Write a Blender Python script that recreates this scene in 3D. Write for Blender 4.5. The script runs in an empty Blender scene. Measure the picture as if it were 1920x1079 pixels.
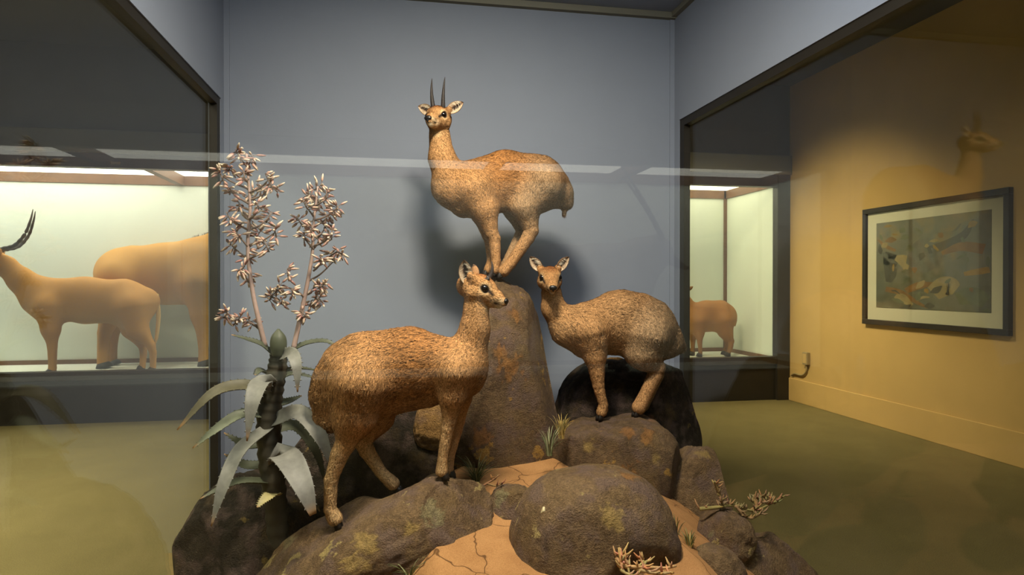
import bpy, bmesh, math, random, mathutils.bvhtree
import numpy as np
from mathutils import Vector, Matrix, noise

random.seed(7); RNG = np.random.default_rng(11)
C = bpy.context.scene.collection
PI = math.pi
# ------------------------------------------------------------------ camera
F = 1230.0; YAW = math.radians(10.23); PITCH = -math.atan(7.5/F); CZ = 1.56
R_ = Vector((math.cos(YAW), -math.sin(YAW), 0))
FW = Vector((math.sin(YAW)*math.cos(PITCH), math.cos(YAW)*math.cos(PITCH), math.sin(PITCH)))
UP = R_.cross(FW)
def W(px, py, Y):
    d = FW + R_*((px-960)/F) + UP*((539.5-py)/F)
    t = Y/d.y
    return Vector((d.x*t, Y, CZ+d.z*t))
def S(px, Y):                       # metres per pixel at that place
    d = FW + R_*((px-960)/F)
    return Y/d.y/F
cam = bpy.data.cameras.new('camera'); co = bpy.data.objects.new('camera', cam); C.objects.link(co)
cam.sensor_fit = 'HORIZONTAL'; cam.sensor_width = 36; cam.lens = F/1920*36; cam.clip_start = .05
m = Matrix((R_, UP, -FW)).transposed().to_4x4(); m.translation = (0, 0, CZ); co.matrix_world = m
bpy.context.scene.camera = co

# ------------------------------------------------------------------ materials
def lin(r, g, b):
    f = lambda c: (c/255/12.92 if c/255 <= .04045 else ((c/255+.055)/1.055)**2.4)
    return (f(r), f(g), f(b), 1)
class NT:
    def __init__(s, name):
        s.m = bpy.data.materials.new(name); s.m.use_nodes = True; s.t = s.m.node_tree
        s.n = s.t.nodes; s.b = s.n['Principled BSDF']; s.out = s.n['Material Output']
    def node(s, typ, **kw):
        x = s.n.new(typ)
        for k, v in kw.items():
            if k in x.inputs: x.inputs[k].default_value = v
            else: setattr(x, k, v)
        return x
    def link(s, a, b): s.t.links.new(a, b)
    def pos(s):
        g = s.node('ShaderNodeNewGeometry'); return g.outputs['Position']
    def noise(s, scale, detail=4, rough=.55, vec=None):
        x = s.node('ShaderNodeTexNoise'); x.inputs['Scale'].default_value = scale
        x.inputs['Detail'].default_value = detail; x.inputs['Roughness'].default_value = rough
        s.link(vec if vec else s.pos(), x.inputs['Vector']); return x.outputs['Fac']
    def ramp(s, fac, stops, interp='LINEAR'):
        r = s.node('ShaderNodeValToRGB'); r.color_ramp.interpolation = interp
        e = r.color_ramp.elements
        while len(e) < len(stops): e.new(.5)
        for el, (p, c) in zip(e, stops): el.position = p; el.color = c
        s.link(fac, r.inputs['Fac']); return r.outputs['Color']
    def mix(s, fac, a, b, mode='MIX'):
        x = s.node('ShaderNodeMix'); x.data_type = 'RGBA'; x.blend_type = mode
        for sock, v in ((x.inputs[0], fac), (x.inputs[6], a), (x.inputs[7], b)):
            if isinstance(v, (int, float)): sock.default_value = v
            elif isinstance(v, tuple): sock.default_value = v
            else: s.link(v, sock)
        return x.outputs[2]
    def bump(s, h, strength, dist=.01):
        x = s.node('ShaderNodeBump'); x.inputs['Strength'].default_value = strength
        x.inputs['Distance'].default_value = dist
        s.link(h, x.inputs['Height']); s.link(x.outputs['Normal'], s.b.inputs['Normal'])
    def base(s, c):
        if isinstance(c, tuple): s.b.inputs['Base Color'].default_value = c
        else: s.link(c, s.b.inputs['Base Color'])
    def rough(s, r, spec=.3):
        s.b.inputs['Roughness'].default_value = r; s.b.inputs['Specular IOR Level'].default_value = spec
M = {}
def plain(name, col, rough=.7, var=.12, scale=6, bump=0, bscale=60, spec=.3):
    t = NT(name); f = t.noise(scale)
    d = tuple(c*(1-var) for c in col[:3])+(1,); l = tuple(min(1, c*(1+var)) for c in col[:3])+(1,)
    t.base(t.ramp(f, [(.3, d), (.7, l)])); t.rough(rough, spec)
    if bump: t.bump(t.noise(bscale, 3), bump)
    M[name] = t.m; return t.m
plain('blue_paint', lin(128, 136, 152), .75, .02, 3, .05, 150)
plain('cream_panel', lin(218, 225, 214), .8, .02, 2)
plain('yellow_paint', lin(194, 160, 100), .8, .06, 1.5, .08, 90)
plain('dark_wall', lin(96, 90, 76), .85, .06, 2)
plain('fascia_grey', lin(118, 116, 104), .7, .05, 2)
plain('black_frame', lin(34, 30, 24), .5, .1, 5)
plain('bronze_frame', lin(48, 42, 34), .45, .1, 5)
plain('dark_base', lin(40, 36, 30), .5, .1, 4)
plain('brown_trim', lin(112, 80, 56), .5, .12, 8)
plain('white_floor', lin(214, 216, 205), .7, .03, 4)
plain('room_ceiling', lin(90, 86, 78), .9, .04, 2)
plain('mat_board', lin(226, 218, 190), .8, .02, 5)
plain('picture_frame', lin(38, 36, 34), .35, .1, 6)
plain('metal_grey', lin(150, 130, 90), .5, .05, 9)
plain('horn_black', lin(44, 38, 36), .45, .25, 90, .3, 200)
plain('hoof_black', lin(30, 25, 22), .45, .2, 60)
plain('horn_ringed', lin(52, 44, 42), .5, .2, 40)
t = NT('eye_black'); t.base(lin(14, 10, 8)); t.rough(.06, .6); M['eye'] = t.m
t = NT('nose_black'); t.base(lin(20, 17, 17)); t.rough(.35, .5); t.bump(t.noise(500), .3, .002); M['nose'] = t.m
plain('white_plate', lin(205, 200, 180), .6, .03)
# carpet
t = NT('carpet'); f1 = t.noise(2.2, 4); f2 = t.noise(170, 2, .7)
c = t.ramp(f1, [(.3, lin(102, 93, 60)), (.7, lin(118, 107, 70))])
c = t.mix(.45, c, t.ramp(f2, [(.3, lin(84, 76, 48)), (.7, lin(146, 132, 88))]))
t.base(c); t.rough(.95, .1); t.bump(f2, .5, .01); M['carpet'] = t.m
# glass
t = NT('glass'); tr = t.node('ShaderNodeBsdfTransparent'); gl = t.node('ShaderNodeBsdfGlossy'); gl.inputs['Roughness'].default_value = 0.0
tr.inputs['Color'].default_value = (.97, .98, .97, 1)
fr = t.node('ShaderNodeFresnel'); geo = t.node('ShaderNodeNewGeometry')
ior = t.node('ShaderNodeMapRange'); ior.inputs['To Min'].default_value = 1.5; ior.inputs['To Max'].default_value = 1/1.5
t.link(geo.outputs['Backfacing'], ior.inputs['Value']); t.link(ior.outputs[0], fr.inputs['IOR'])
mu = t.node('ShaderNodeMath', operation='MULTIPLY'); mu.inputs[1].default_value = .8; t.link(fr.outputs[0], mu.inputs[0])
mx = t.node('ShaderNodeMixShader'); t.link(mu.outputs[0], mx.inputs[0]); t.link(tr.outputs[0], mx.inputs[1]); t.link(gl.outputs[0], mx.inputs[2])
t.link(mx.outputs[0], t.out.inputs['Surface']); M['glass'] = t.m
def emit(name, col, st):
    t = NT(name); t.base((0.8, .8, .8, 1)); t.b.inputs['Emission Color'].default_value = col; t.b.inputs['Emission Strength'].default_value = st
    M[name] = t.m
emit('light_panel_left', (1, .96, .82, 1), 6.0)
emit('light_panel_right', (1, .9, .62, 1), 4.0)
emit('light_panel_opposite', (1, .96, .84, 1), 3.0)
# rock
def rock_mat(name, dark, mid, lightc, lichen, amount):
    t = NT(name)
    f = t.noise(4.5, 8, .68); f2 = t.noise(46, 6, .72); f3 = t.noise(8, 4, .6); f4 = t.noise(170, 3, .7)
    c = t.ramp(f, [(.34, dark), (.5, mid), (.64, lightc)])
    c = t.mix(.45, c, t.ramp(f2, [(.36, tuple(x*.4 for x in dark[:3])+(1,)), (.55, mid), (.7, tuple(min(1, x*1.2) for x in lightc[:3])+(1,))]))
    g = t.ramp(t.noise(11, 4), [(.48, (0, 0, 0, 1)), (.64, (.6, .6, .6, 1))]); c = t.mix(g, c, lin(112, 92, 86))
    g = t.ramp(t.noise(6.3, 5, .6), [(.54, (0, 0, 0, 1)), (.68, (.4, .4, .4, 1))]); c = t.mix(g, c, lin(122, 98, 56))
    k = t.ramp(f3, [(amount, (0, 0, 0, 1)), (amount+.03, (1, 1, 1, 1))])
    k2 = t.ramp(f2, [(.4, (.15, .15, .15, 1)), (.52, (.85, .85, .85, 1))])
    c = t.mix(t.mix(1.0, k, k2, 'MULTIPLY'), c, lichen)
    c = t.mix(.5, c, t.ramp(f4, [(.35, (.35, .35, .35, 1)), (.6, (1, 1, 1, 1))]), 'MULTIPLY')
    at = t.node('ShaderNodeAttribute'); at.attribute_name = 'lichen'
    c = t.mix(at.outputs['Alpha'], c, t.mix(1.0, at.outputs['Color'], t.ramp(f2, [(.38, (.55, .55, .55, 1)), (.6, (1, 1, 1, 1))]), 'MULTIPLY'))
    t.base(c); t.rough(.85, .25)
    t.bump(t.mix(.5, f2, f4), .9, .03); M[name] = t.m
rock_mat('rock_brown', lin(84, 64, 44), lin(118, 94, 66), lin(146, 120, 88), lin(176, 156, 100), .62)
rock_mat('rock_dark_shaded', lin(38, 32, 25), lin(52, 44, 34), lin(70, 59, 45), lin(120, 100, 54), .66)  # dark stone, its colour taken darker still to stand in for shadow
rock_mat('rock_ochre', lin(80, 62, 44), lin(110, 88, 64), lin(136, 110, 78), lin(176, 136, 66), .62)
rock_mat('rock_tan', lin(130, 98, 58), lin(158, 122, 74), lin(180, 142, 92), lin(190, 150, 80), .65)
t = NT('sand'); f = t.noise(7, 5); f2 = t.noise(260, 3, .8)
c = t.mix(.35, t.ramp(f, [(.3, lin(140, 98, 60)), (.7, lin(170, 126, 82))]), t.ramp(f2, [(.3, lin(96, 66, 38)), (.7, lin(206, 158, 106))]))
vo = t.node('ShaderNodeTexVoronoi', feature='DISTANCE_TO_EDGE'); vo.inputs['Scale'].default_value = 3.6; 
nz = t.node('ShaderNodeTexNoise'); nz.inputs['Scale'].default_value = 9; t.link(t.pos(), nz.inputs['Vector'])
va = t.node('ShaderNodeVectorMath', operation='MULTIPLY_ADD'); va.inputs[1].default_value = (.12, .12, .12); t.link(nz.outputs['Color'], va.inputs[0]); t.link(t.pos(), va.inputs[2])
t.link(va.outputs[0], vo.inputs['Vector'])
k = t.ramp(vo.outputs['Distance'], [(.004, (.8, .8, .8, 1)), (.011, (0, 0, 0, 1))])
c = t.mix(k, c, lin(70, 46, 26))
t.base(c); t.rough(.95, .1); t.bump(f2, .5, .008); M['sand'] = t.m
# vertex coloured pigment (coats, leaves)
def pig(name, rough, nscale, amt, stretch=(1, 1, 1), bump=.3, bd=.004, spec=.25):
    t = NT(name); a = t.node('ShaderNodeAttribute'); a.attribute_name = 'pigment'
    mp = t.node('ShaderNodeMapping'); mp.inputs['Scale'].default_value = stretch; t.link(t.pos(), mp.inputs['Vector'])
    f = t.noise(nscale, 4, .65, mp.outputs['Vector'])
    r = t.ramp(f, [(.3, (1-amt, 1-amt, 1-amt, 1)), (.7, (1+amt*.4, 1+amt*.4, 1+amt*.4, 1))])
    t.base(t.mix(1.0, a.outputs['Color'], r, 'MULTIPLY')); t.rough(rough, spec)
    if bump: t.bump(f, bump, bd)
    M[name] = t.m; return t
pig('coat', .85, 170, .35, (1, 1, 1), .5)
pig('short_coat', .7, 60, .12, (1, 1, 1), .2)
pig('leaf', .55, 40, .22, (1, 1, 1), .15, .003, .35)
pig('dry', .9, 60, .3, (1, 1, 1), .3)
# painting: soft blotches of grey, olive and brown
t = NT('painted_canvas'); f = t.noise(2.6, 5, .6); f2 = t.noise(5, 4)
c = t.ramp(f, [(.3, lin(92, 88, 66)), (.45, lin(112, 108, 88)), (.55, lin(122, 118, 104)), (.68, lin(148, 128, 84))])
c = t.mix(t.ramp(f2, [(.5, (0, 0, 0, 1)), (.7, (.6, .6, .6, 1))]), c, lin(94, 102, 96))
t.base(c); t.rough(.5, .4); M['canvas'] = t.m
for nm, col in (('brush_dark', (80, 78, 68)), ('brush_grey', (108, 106, 96)), ('brush_rust', (136, 100, 60)), ('brush_cream', (158, 138, 94)), ('brush_ochre', (156, 122, 58)), ('brush_green', (108, 110, 84))):
    plain(nm, lin(*col), .6, .22, 9)

# ------------------------------------------------------------------ mesh helpers
class MB:
    def __init__(s): s.v = []; s.f = []; s.c = []; s.mi = []
    def add(s, vs, fs, col=None, mi=0):
        o = len(s.v); s.v += [tuple(x) for x in vs]; s.f += [tuple(i+o for i in f) for f in fs]
        s.c += [col if col else (1, 1, 1)]*len(vs) if not isinstance(col, list) else col
        s.mi += [mi]*len(fs)
    def box(s, a, b, mi=0):
        x0, y0, z0 = a; x1, y1, z1 = b
        s.add([(x0,y0,z0),(x1,y0,z0),(x1,y1,z0),(x0,y1,z0),(x0,y0,z1),(x1,y0,z1),(x1,y1,z1),(x0,y1,z1)],
              [(0,3,2,1),(4,5,6,7),(0,1,5,4),(1,2,6,5),(2,3,7,6),(3,0,4,7)], None, mi)
    def tube(s, pts, rs, n=8, col=None, cap=True):
        pts = [Vector(p) for p in pts]; N = len(pts)
        if isinstance(rs, (int, float)): rs = [rs]*N
        vs = []; cs = []; ref = Vector((.13, .31, .94))
        for i, p in enumerate(pts):
            d = (pts[min(i+1, N-1)]-pts[max(i-1, 0)])
            d = d.normalized() if d.length > 1e-9 else Vector((0, 0, 1))
            if abs(d.dot(ref)) > .97: ref = Vector((.9, .3, .1))
            a = d.cross(ref).normalized(); b = d.cross(a)
            for k in range(n):
                t = 2*PI*k/n; vs.append(p+(a*math.cos(t)+b*math.sin(t))*rs[i])
                cs.append(col[i] if isinstance(col, list) else (col or (1, 1, 1)))
        fs = []
        for i in range(N-1):
            for k in range(n):
                fs.append((i*n+k, i*n+(k+1) % n, (i+1)*n+(k+1) % n, (i+1)*n+k))
        if cap: fs += [tuple(range(n-1, -1, -1)), tuple((N-1)*n+k for k in range(n))]
        s.add(vs, fs, cs)
    def build(s, name, mat, parent=None, smooth=False, bevel=0):
        me = bpy.data.meshes.new(name); me.from_pydata(s.v, [], s.f)
        mats = mat if isinstance(mat, list) else [mat]
        for mm in mats: me.materials.append(M[mm])
        if len(mats) > 1: me.polygons.foreach_set('material_index', s.mi)
        at = me.color_attributes.new('pigment', 'FLOAT_COLOR', 'POINT')
        at.data.foreach_set('color', np.array([(c[0], c[1], c[2], 1) for c in s.c], dtype=np.float32).ravel())
        if smooth: me.polygons.foreach_set('use_smooth', [True]*len(me.polygons))
        me.update()
        o = bpy.data.objects.new(name, me); C.objects.link(o)
        if parent:
            o.parent = parent; o.matrix_parent_inverse = Matrix.Translation(-parent.location)
        if bevel:
            b = o.modifiers.new('bevel', 'BEVEL'); b.width = bevel; b.segments = 2; b.limit_method = 'ANGLE'
        return o
def tag(o, label=None, cat=None, group=None, kind=None):
    if label: o['label'] = label
    if cat: o['category'] = cat
    if group: o['group'] = group
    if kind: o['kind'] = kind
    return o
def thing(name, label, cat, loc, group=None):
    o = bpy.data.objects.new(name, None); C.objects.link(o); o.location = loc; o.empty_display_size = .05
    return tag(o, label, cat, group)
def boxobj(name, a, b, mat, parent=None, bevel=0):
    q = MB(); q.box([min(x, y) for x, y in zip(a, b)], [max(x, y) for x, y in zip(a, b)]); return q.build(name, mat, parent, False, bevel)
def struct(o): o['kind'] = 'structure'; return o
def spl(pts, n):                    # Catmull-Rom through tuples of any length
    P = np.array(pts, float); P = np.vstack([2*P[0]-P[1], P, 2*P[-1]-P[-2]]); out = []
    segs = len(pts)-1
    for i in range(n+1):
        u = i/n*segs; k = min(int(u), segs-1); t = u-k
        a, b, c, d = P[k:k+4]
        out.append(.5*((2*b)+(-a+c)*t+(2*a-5*b+4*c-d)*t*t+(-a+3*b-3*c+d)*t**3))
    return np.array(out)

# ------------------------------------------------------------------ the exhibit case
DB = 3.7; XL, XR = -.883, 1.653; YG = 1.2; ZC = 3.17; ZT = 2.52; ZF = .14; YW = 3.62
struct(boxobj('wall_back', (XL-.06, DB, 0), (XR+.06, DB+.08, ZC+.1), 'blue_paint'))
q = MB()
for sx, X in ((-1, XL), (1, XR)):
    o = struct(boxobj('wall_left' if sx < 0 else 'wall_right', (X, YG, ZT), (X+sx*.06, DB, ZC), 'blue_paint'))
    q = MB(); q.box((min(X, X+sx*.06), YW, 0), (max(X, X+sx*.06), DB, ZT)); q.box((min(X, X+sx*.06), YG, 0), (max(X, X+sx*.06), YG+.06, ZT))
    struct(q.build('trim_1' if sx < 0 else 'trim_2', 'blue_paint'))
    # routed groove strip above the opening: a slim raised band
    struct(boxobj('trim_3' if sx < 0 else 'trim_4', (X, YG, ZT), (X-sx*.004, YW-.0, ZT+.09), 'blue_paint'))
    w = struct(thing('window_1' if sx < 0 else 'window_2', None, None, (X, (YG+DB)/2, ZF)))
    q = MB(); x0, x1 = sorted((X+sx*.002, X+sx*.04))
    q.box((x0, YG+.06, ZT-.042), (x1, YW, ZT)); q.box((x0, YW-.055, ZF), (x1, YW, ZT-.042)); q.box((x0, YG+.06, ZF), (x1, YG+.13, ZT-.042))
    q.box((x0, YG+.13, ZF), (x1, YW-.055, ZF+.07))
    q.build('frame', 'black_frame', w)
    boxobj('pane', (X+sx*.03, YG+.12, ZF+.06), (X+sx*.037, YW-.05, ZT-.038), 'glass', w)
    struct(boxobj('baseboard_left' if sx < 0 else 'baseboard_right', (X, YG, 0), (X+sx*.06, DB, ZF), 'dark_base'))
w = struct(thing('window_3', None, None, ((XL+XR)/2, YG, ZF)))
q = MB(); q.box((XL-.06, YG-.05, 0), (XR+.06, YG-.001, .3)); q.box((XL-.06, YG-.05, ZC-.1), (XR+.06, YG-.001, ZC+.1))
q.box((XL-.06, YG-.05, .3), (XL, YG-.001, ZC-.1)); q.box((XR, YG-.05, .3), (XR+.06, YG-.001, ZC-.1)); q.build('frame', 'bronze_frame', w)
boxobj('pane', (XL, YG-.03, .3), (XR, YG-.02, ZC-.1), 'glass', w)
struct(boxobj('ceiling_case', (XL-.06, YG, ZC), (XR+.06, DB+.08, ZC+.06), 'blue_paint'))
q = MB(); q.box((XL, DB-.035, ZC-.035), (XR, DB, ZC)); q.box((XR-.03, YG, ZC-.03), (XR, DB-.035, ZC)); q.box((XL, YG, ZC-.03), (XL+.03, DB-.035, ZC))
struct(q.build('trim_5', 'fascia_grey'))
q = MB()
q.box((XL, DB-.008, ZF), (XL+.028, DB, ZC-.035)); q.box((XR-.028, DB-.008, ZF), (XR, DB, ZC-.035))
struct(q.build('trim_6', 'blue_paint'))
struct(boxobj('floor_case', (XL, YG, 0), (XR, DB, ZF), 'dark_base'))

# ------------------------------------------------------------------ the gallery room
X0, X1, Y0R, Y1R, ZR = -8.0, 5.225, -4.45, 8.0, 4.2
struct(boxobj('floor', (X0, Y0R-1.6, -.1), (X1+.1, Y1R+1.6, 0), 'carpet'))
struct(boxobj('ceiling', (X0, Y0R-1.6, ZR), (X1+.1, Y1R+1.6, ZR+.1), 'room_ceiling'))
struct(boxobj('wall_east', (X1, Y0R-1.6, 0), (X1+.1, Y1R+1.6, ZR), 'yellow_paint'))
struct(boxobj('wall_west', (X0-.1, Y0R-1.6, 0), (X0, Y1R+1.6, ZR), 'dark_wall'))
struct(boxobj('baseboard_east', (X1-.018, Y0R, 0), (X1, Y1R, .30), 'yellow_paint', None, .006))
LIP, OT, CT, FL, DEP = .585, 2.85, 2.985, .52, 1.35
openings = [(-7.4, .6), (2.1, 5.04)]
q = MB(); q.box((X0, Y1R, 3.24), (X1, Y1R+.1, ZR)); q.box((.75, Y1R, 0), (1.95, Y1R+.1, 3.24)); q.box((X0, Y1R, 0), (-7.55, Y1R+.1, 3.24))
q.box((.75, Y1R+.1, 0), (1.95, Y1R+.2, 3.24))
struct(q.build('wall_north', 'dark_wall'))
def lit_case(label, xa, xb, yf, sgn, panel, rails, plate=None, pier=(.15, .15)):
    t = thing('display_case', label, 'display case', ((xa+xb)/2, yf, 0))
    yb = yf+sgn*DEP; e = sgn
    boxobj('back_panel', (xa, yb, FL), (xb, yb+e*.05, CT), 'cream_panel', t)
    boxobj('side_panel', (xa-.05, yf+e*.1, FL), (xa, yb, CT), 'cream_panel', t)
    boxobj('side_panel', (xb, yf+e*.1, FL), (xb+.05, yb, CT), 'cream_panel', t)
    boxobj('floor_panel', (xa, yf+e*.1, FL-.05), (xb, yb, FL), 'white_floor', t)
    boxobj('light_panel', (xa, yf+e*.1, CT), (xb, yb, CT+.03), panel, t)
    boxobj('roof_panel', (xa-.05, yf, CT+.031), (xb+.05, yb+e*.05, CT+.09), 'dark_wall', t)
    q = MB()
    def bx(a, b): q.box([min(i, j) for i, j in zip(a, b)], [max(i, j) for i, j in zip(a, b)])
    bx((xa, yb-e*.02, CT-.125), (xb, yb-e*.001, CT)); bx((xa, yb-e*.02, FL), (xb, yb-e*.001, FL+.055))
    for xx, s in ((xa, 1), (xb, -1)):
        bx((xx, yb-e*.02, FL), (xx+s*.05, yb-e*.001, CT)); bx((xx, yf+e*.1, CT-.125), (xx+s*.02, yb-e*.02, CT)); bx((xx, yf+e*.1, FL), (xx+s*.02, yb-e*.02, FL+.055))
    for r in rails: bx((r, yf+e*.1, CT-.125), (r+.09, yb-e*.02, CT))
    q.build('inner_trim', 'brown_trim', t)
    q = MB(); bx((xa-pier[0], yf-e*.02, 0), (xa, yf+e*.1, OT+.16)); bx((xb, yf-e*.02, 0), (xb+pier[1], yf+e*.1, OT+.16))
    bx((xa, yf-e*.02, OT), (xb, yf+e*.1, OT+.16)); bx((xa, yf-e*.02, LIP-.1), (xb, yf+e*.1, LIP))
    q.build('front_frame', 'bronze_frame', t, False, .006)
    boxobj('fascia', (xa-pier[0], yf-e*.06, OT+.16), (xb+pier[1], yf+e*.1, OT+.41), 'fascia_grey', t, .006)
    boxobj('base_cabinet', (xa, yf+e*.03, 0), (xb, yf+e*.1, LIP-.1), 'dark_base', t)
    boxobj('glass_pane', (xa, yf+e*.05, LIP), (xb, yf+e*.058, OT), 'glass', t)
    if plate:
        p = W(*plate, yf-.022); boxobj('label_plate', (p.x-.05, yf-e*.026, p.z-.015), (p.x+.05, yf-e*.02, p.z+.015), 'metal_grey', t)
    return t
lit_case('long lit cream display case in the far left wall holding two big antelopes', *openings[0], Y1R, 1, 'light_panel_left', (-5.7, -2.82), (217, 306))
lit_case('narrow lit pale green display case beside the yellow wall, with one small antelope', *openings[1], Y1R, 1, 'light_panel_right', (), None, (.15, .185))
lit_case('lit display case across the aisle, seen only as faint reflection in the front glass', -6.5, 4.9, Y0R, -1, 'light_panel_opposite', (-3.2, 1.1, 2.75), None, (.2, .2))
q = MB(); q.box((X0, Y0R-.1, OT+.42), (X1, Y0R, ZR)); q.box((X0, Y0R-.1, 0), (-6.7, Y0R, OT+.42)); q.box((5.1, Y0R-.1, 0), (X1, Y0R, OT+.42))
struct(q.build('wall_south', 'dark_wall'))

# framed picture on the yellow wall
def wallpt(px, py):                 # point on the yellow wall
    d = FW + R_*((px-960)/F) + UP*((539.5-py)/F); t = X1/d.x
    return (d.y*t, CZ+d.z*t)
ya, za = wallpt(1624, 394); yb_, _ = wallpt(1901, 351); zb = wallpt(1625, 607.3)[1]
pic = thing('framed_picture', 'framed wildlife painting with cream mat and black frame on the yellow wall', 'picture', (X1, (ya+yb_)/2, zb))
fw = .055
q = MB()
q.box((X1-.05, yb_, zb), (X1-.001, ya, zb+fw)); q.box((X1-.05, yb_, za-fw), (X1-.001, ya, za))
q.box((X1-.05, yb_, zb+fw), (X1-.001, yb_+fw, za-fw)); q.box((X1-.05, ya-fw, zb+fw), (X1-.001, ya, za-fw))
q.build('frame', 'picture_frame', pic, False, .004)
boxobj('mat_board', (X1-.02, yb_+fw, zb+fw), (X1-.002, ya-fw, za-fw), 'mat_board', pic)
# painted sheet: flat panel with thin brush strokes on it
yl, yr, zt, zbm = ya-.19, yb_+.19, za-.17, zb+.19
q = MB(); q.box((X1-.024, yr, zbm), (X1-.0205, yl, zt))
def stroke(pts, ws, mi):            # pts in 0..1 from top left of the sheet
    P = spl([(a, b, w) for (a, b), w in zip(pts, ws)], 14)
    vs = []
    for i in range(15):
        j0, j1 = max(i-1, 0), min(i+1, 14); d = P[j1, :2]-P[j0, :2]; d = d/max(1e-6, np.hypot(*d)); n = np.array((-d[1], d[0]))
        for s in (-1, 1):
            a, b = P[i, :2]+n*s*P[i, 2]
            a = min(.995, max(.005, a)); b = min(.995, max(.005, b))
            vs.append((X1-.0245-.00004*len(q.f)/14, yl+(yr-yl)*a, zt+(zbm-zt)*b))
    q.add(vs, [(2*i, 2*i+1, 2*i+3, 2*i+2) for i in range(14)], None, mi)
stroke([(.1, .5), (.14, .4), (.15, .6), (.13, .7)], [.03, .07, .06, .03], 1)
stroke([(.02, .2), (.1, .28), (.2, .34)], [.01, .02, .015], 3)
stroke([(.2, .42), (.28, .46), (.3, .56)], [.03, .06, .02], 4)
stroke([(.38, .55), (.5, .4), (.62, .35)], [.1, .18, .1], 2)
stroke([(.5, .36), (.68, .3), (.8, .22), (.87, .08)], [.04, .045, .035, .008], 1)
stroke([(.62, .4), (.78, .34), (.95, .38)], [.02, .045, .05], 3)
stroke([(.1, .78), (.25, .82), (.4, .92), (.5, .98)], [.03, .03, .02, .01], 3)
stroke([(.3, .8), (.42, .74), (.55, .72)], [.03, .04, .02], 3)
stroke([(.55, .82), (.66, .74), (.74, .78)], [.08, .1, .06], 4)
stroke([(.8, .62), (.9, .6), (.99, .58)], [.02, .03, .03], 5)
stroke([(.75, .88), (.86, .84), (.97, .9)], [.06, .09, .06], 6)
stroke([(.2, .9), (.26, .88), (.36, .96)], [.03, .05, .02], 4)
rp = random.Random(5)
for _ in range(46):
    a, b = rp.random(), rp.random(); th = rp.uniform(0, PI); l = rp.uniform(.03, .13)
    stroke([(a, b), (a+math.cos(th)*l*.5, b+math.sin(th)*l*.5+rp.uniform(-.02, .02)), (a+math.cos(th)*l, b+math.sin(th)*l)], [.006, rp.uniform(.01, .035), .004], rp.choice((1, 2, 2, 3, 4, 5, 6, 6)))
q.build('painted_sheet', ['canvas', 'brush_dark', 'brush_grey', 'brush_rust', 'brush_cream', 'brush_ochre', 'brush_green'], pic)
boxobj('glass_cover', (X1-.033, yb_+fw, zb+fw), (X1-.03, ya-fw, za-fw), 'glass', pic)
# outlet box with conduit
oy, oz = wallpt(1515, 674)
ob = thing('outlet_box', 'small surface outlet box with conduit low on the yellow wall', 'outlet', (X1, oy, oz))
boxobj('box_body', (X1-.05, oy-.05, oz-.07), (X1-.0005, oy+.05, oz+.09), 'metal_grey', ob, .006)
boxobj('face_plate', (X1-.054, oy-.035, oz-.05), (X1-.05, oy+.035, oz+.07), 'yellow_paint', ob, .001)
q = MB(); y2, z2 = wallpt(1482, 703)
P = spl([(oy, oz-.06), (oy+.01, oz-.16), (oy+.1, oz-.22), (oy+.25, oz-.22), (y2-.06, z2)], 24)
q.tube([(X1-.02, a, b) for a, b in P], .012, 8); q.build('conduit', 'metal_grey', ob, True)

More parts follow.
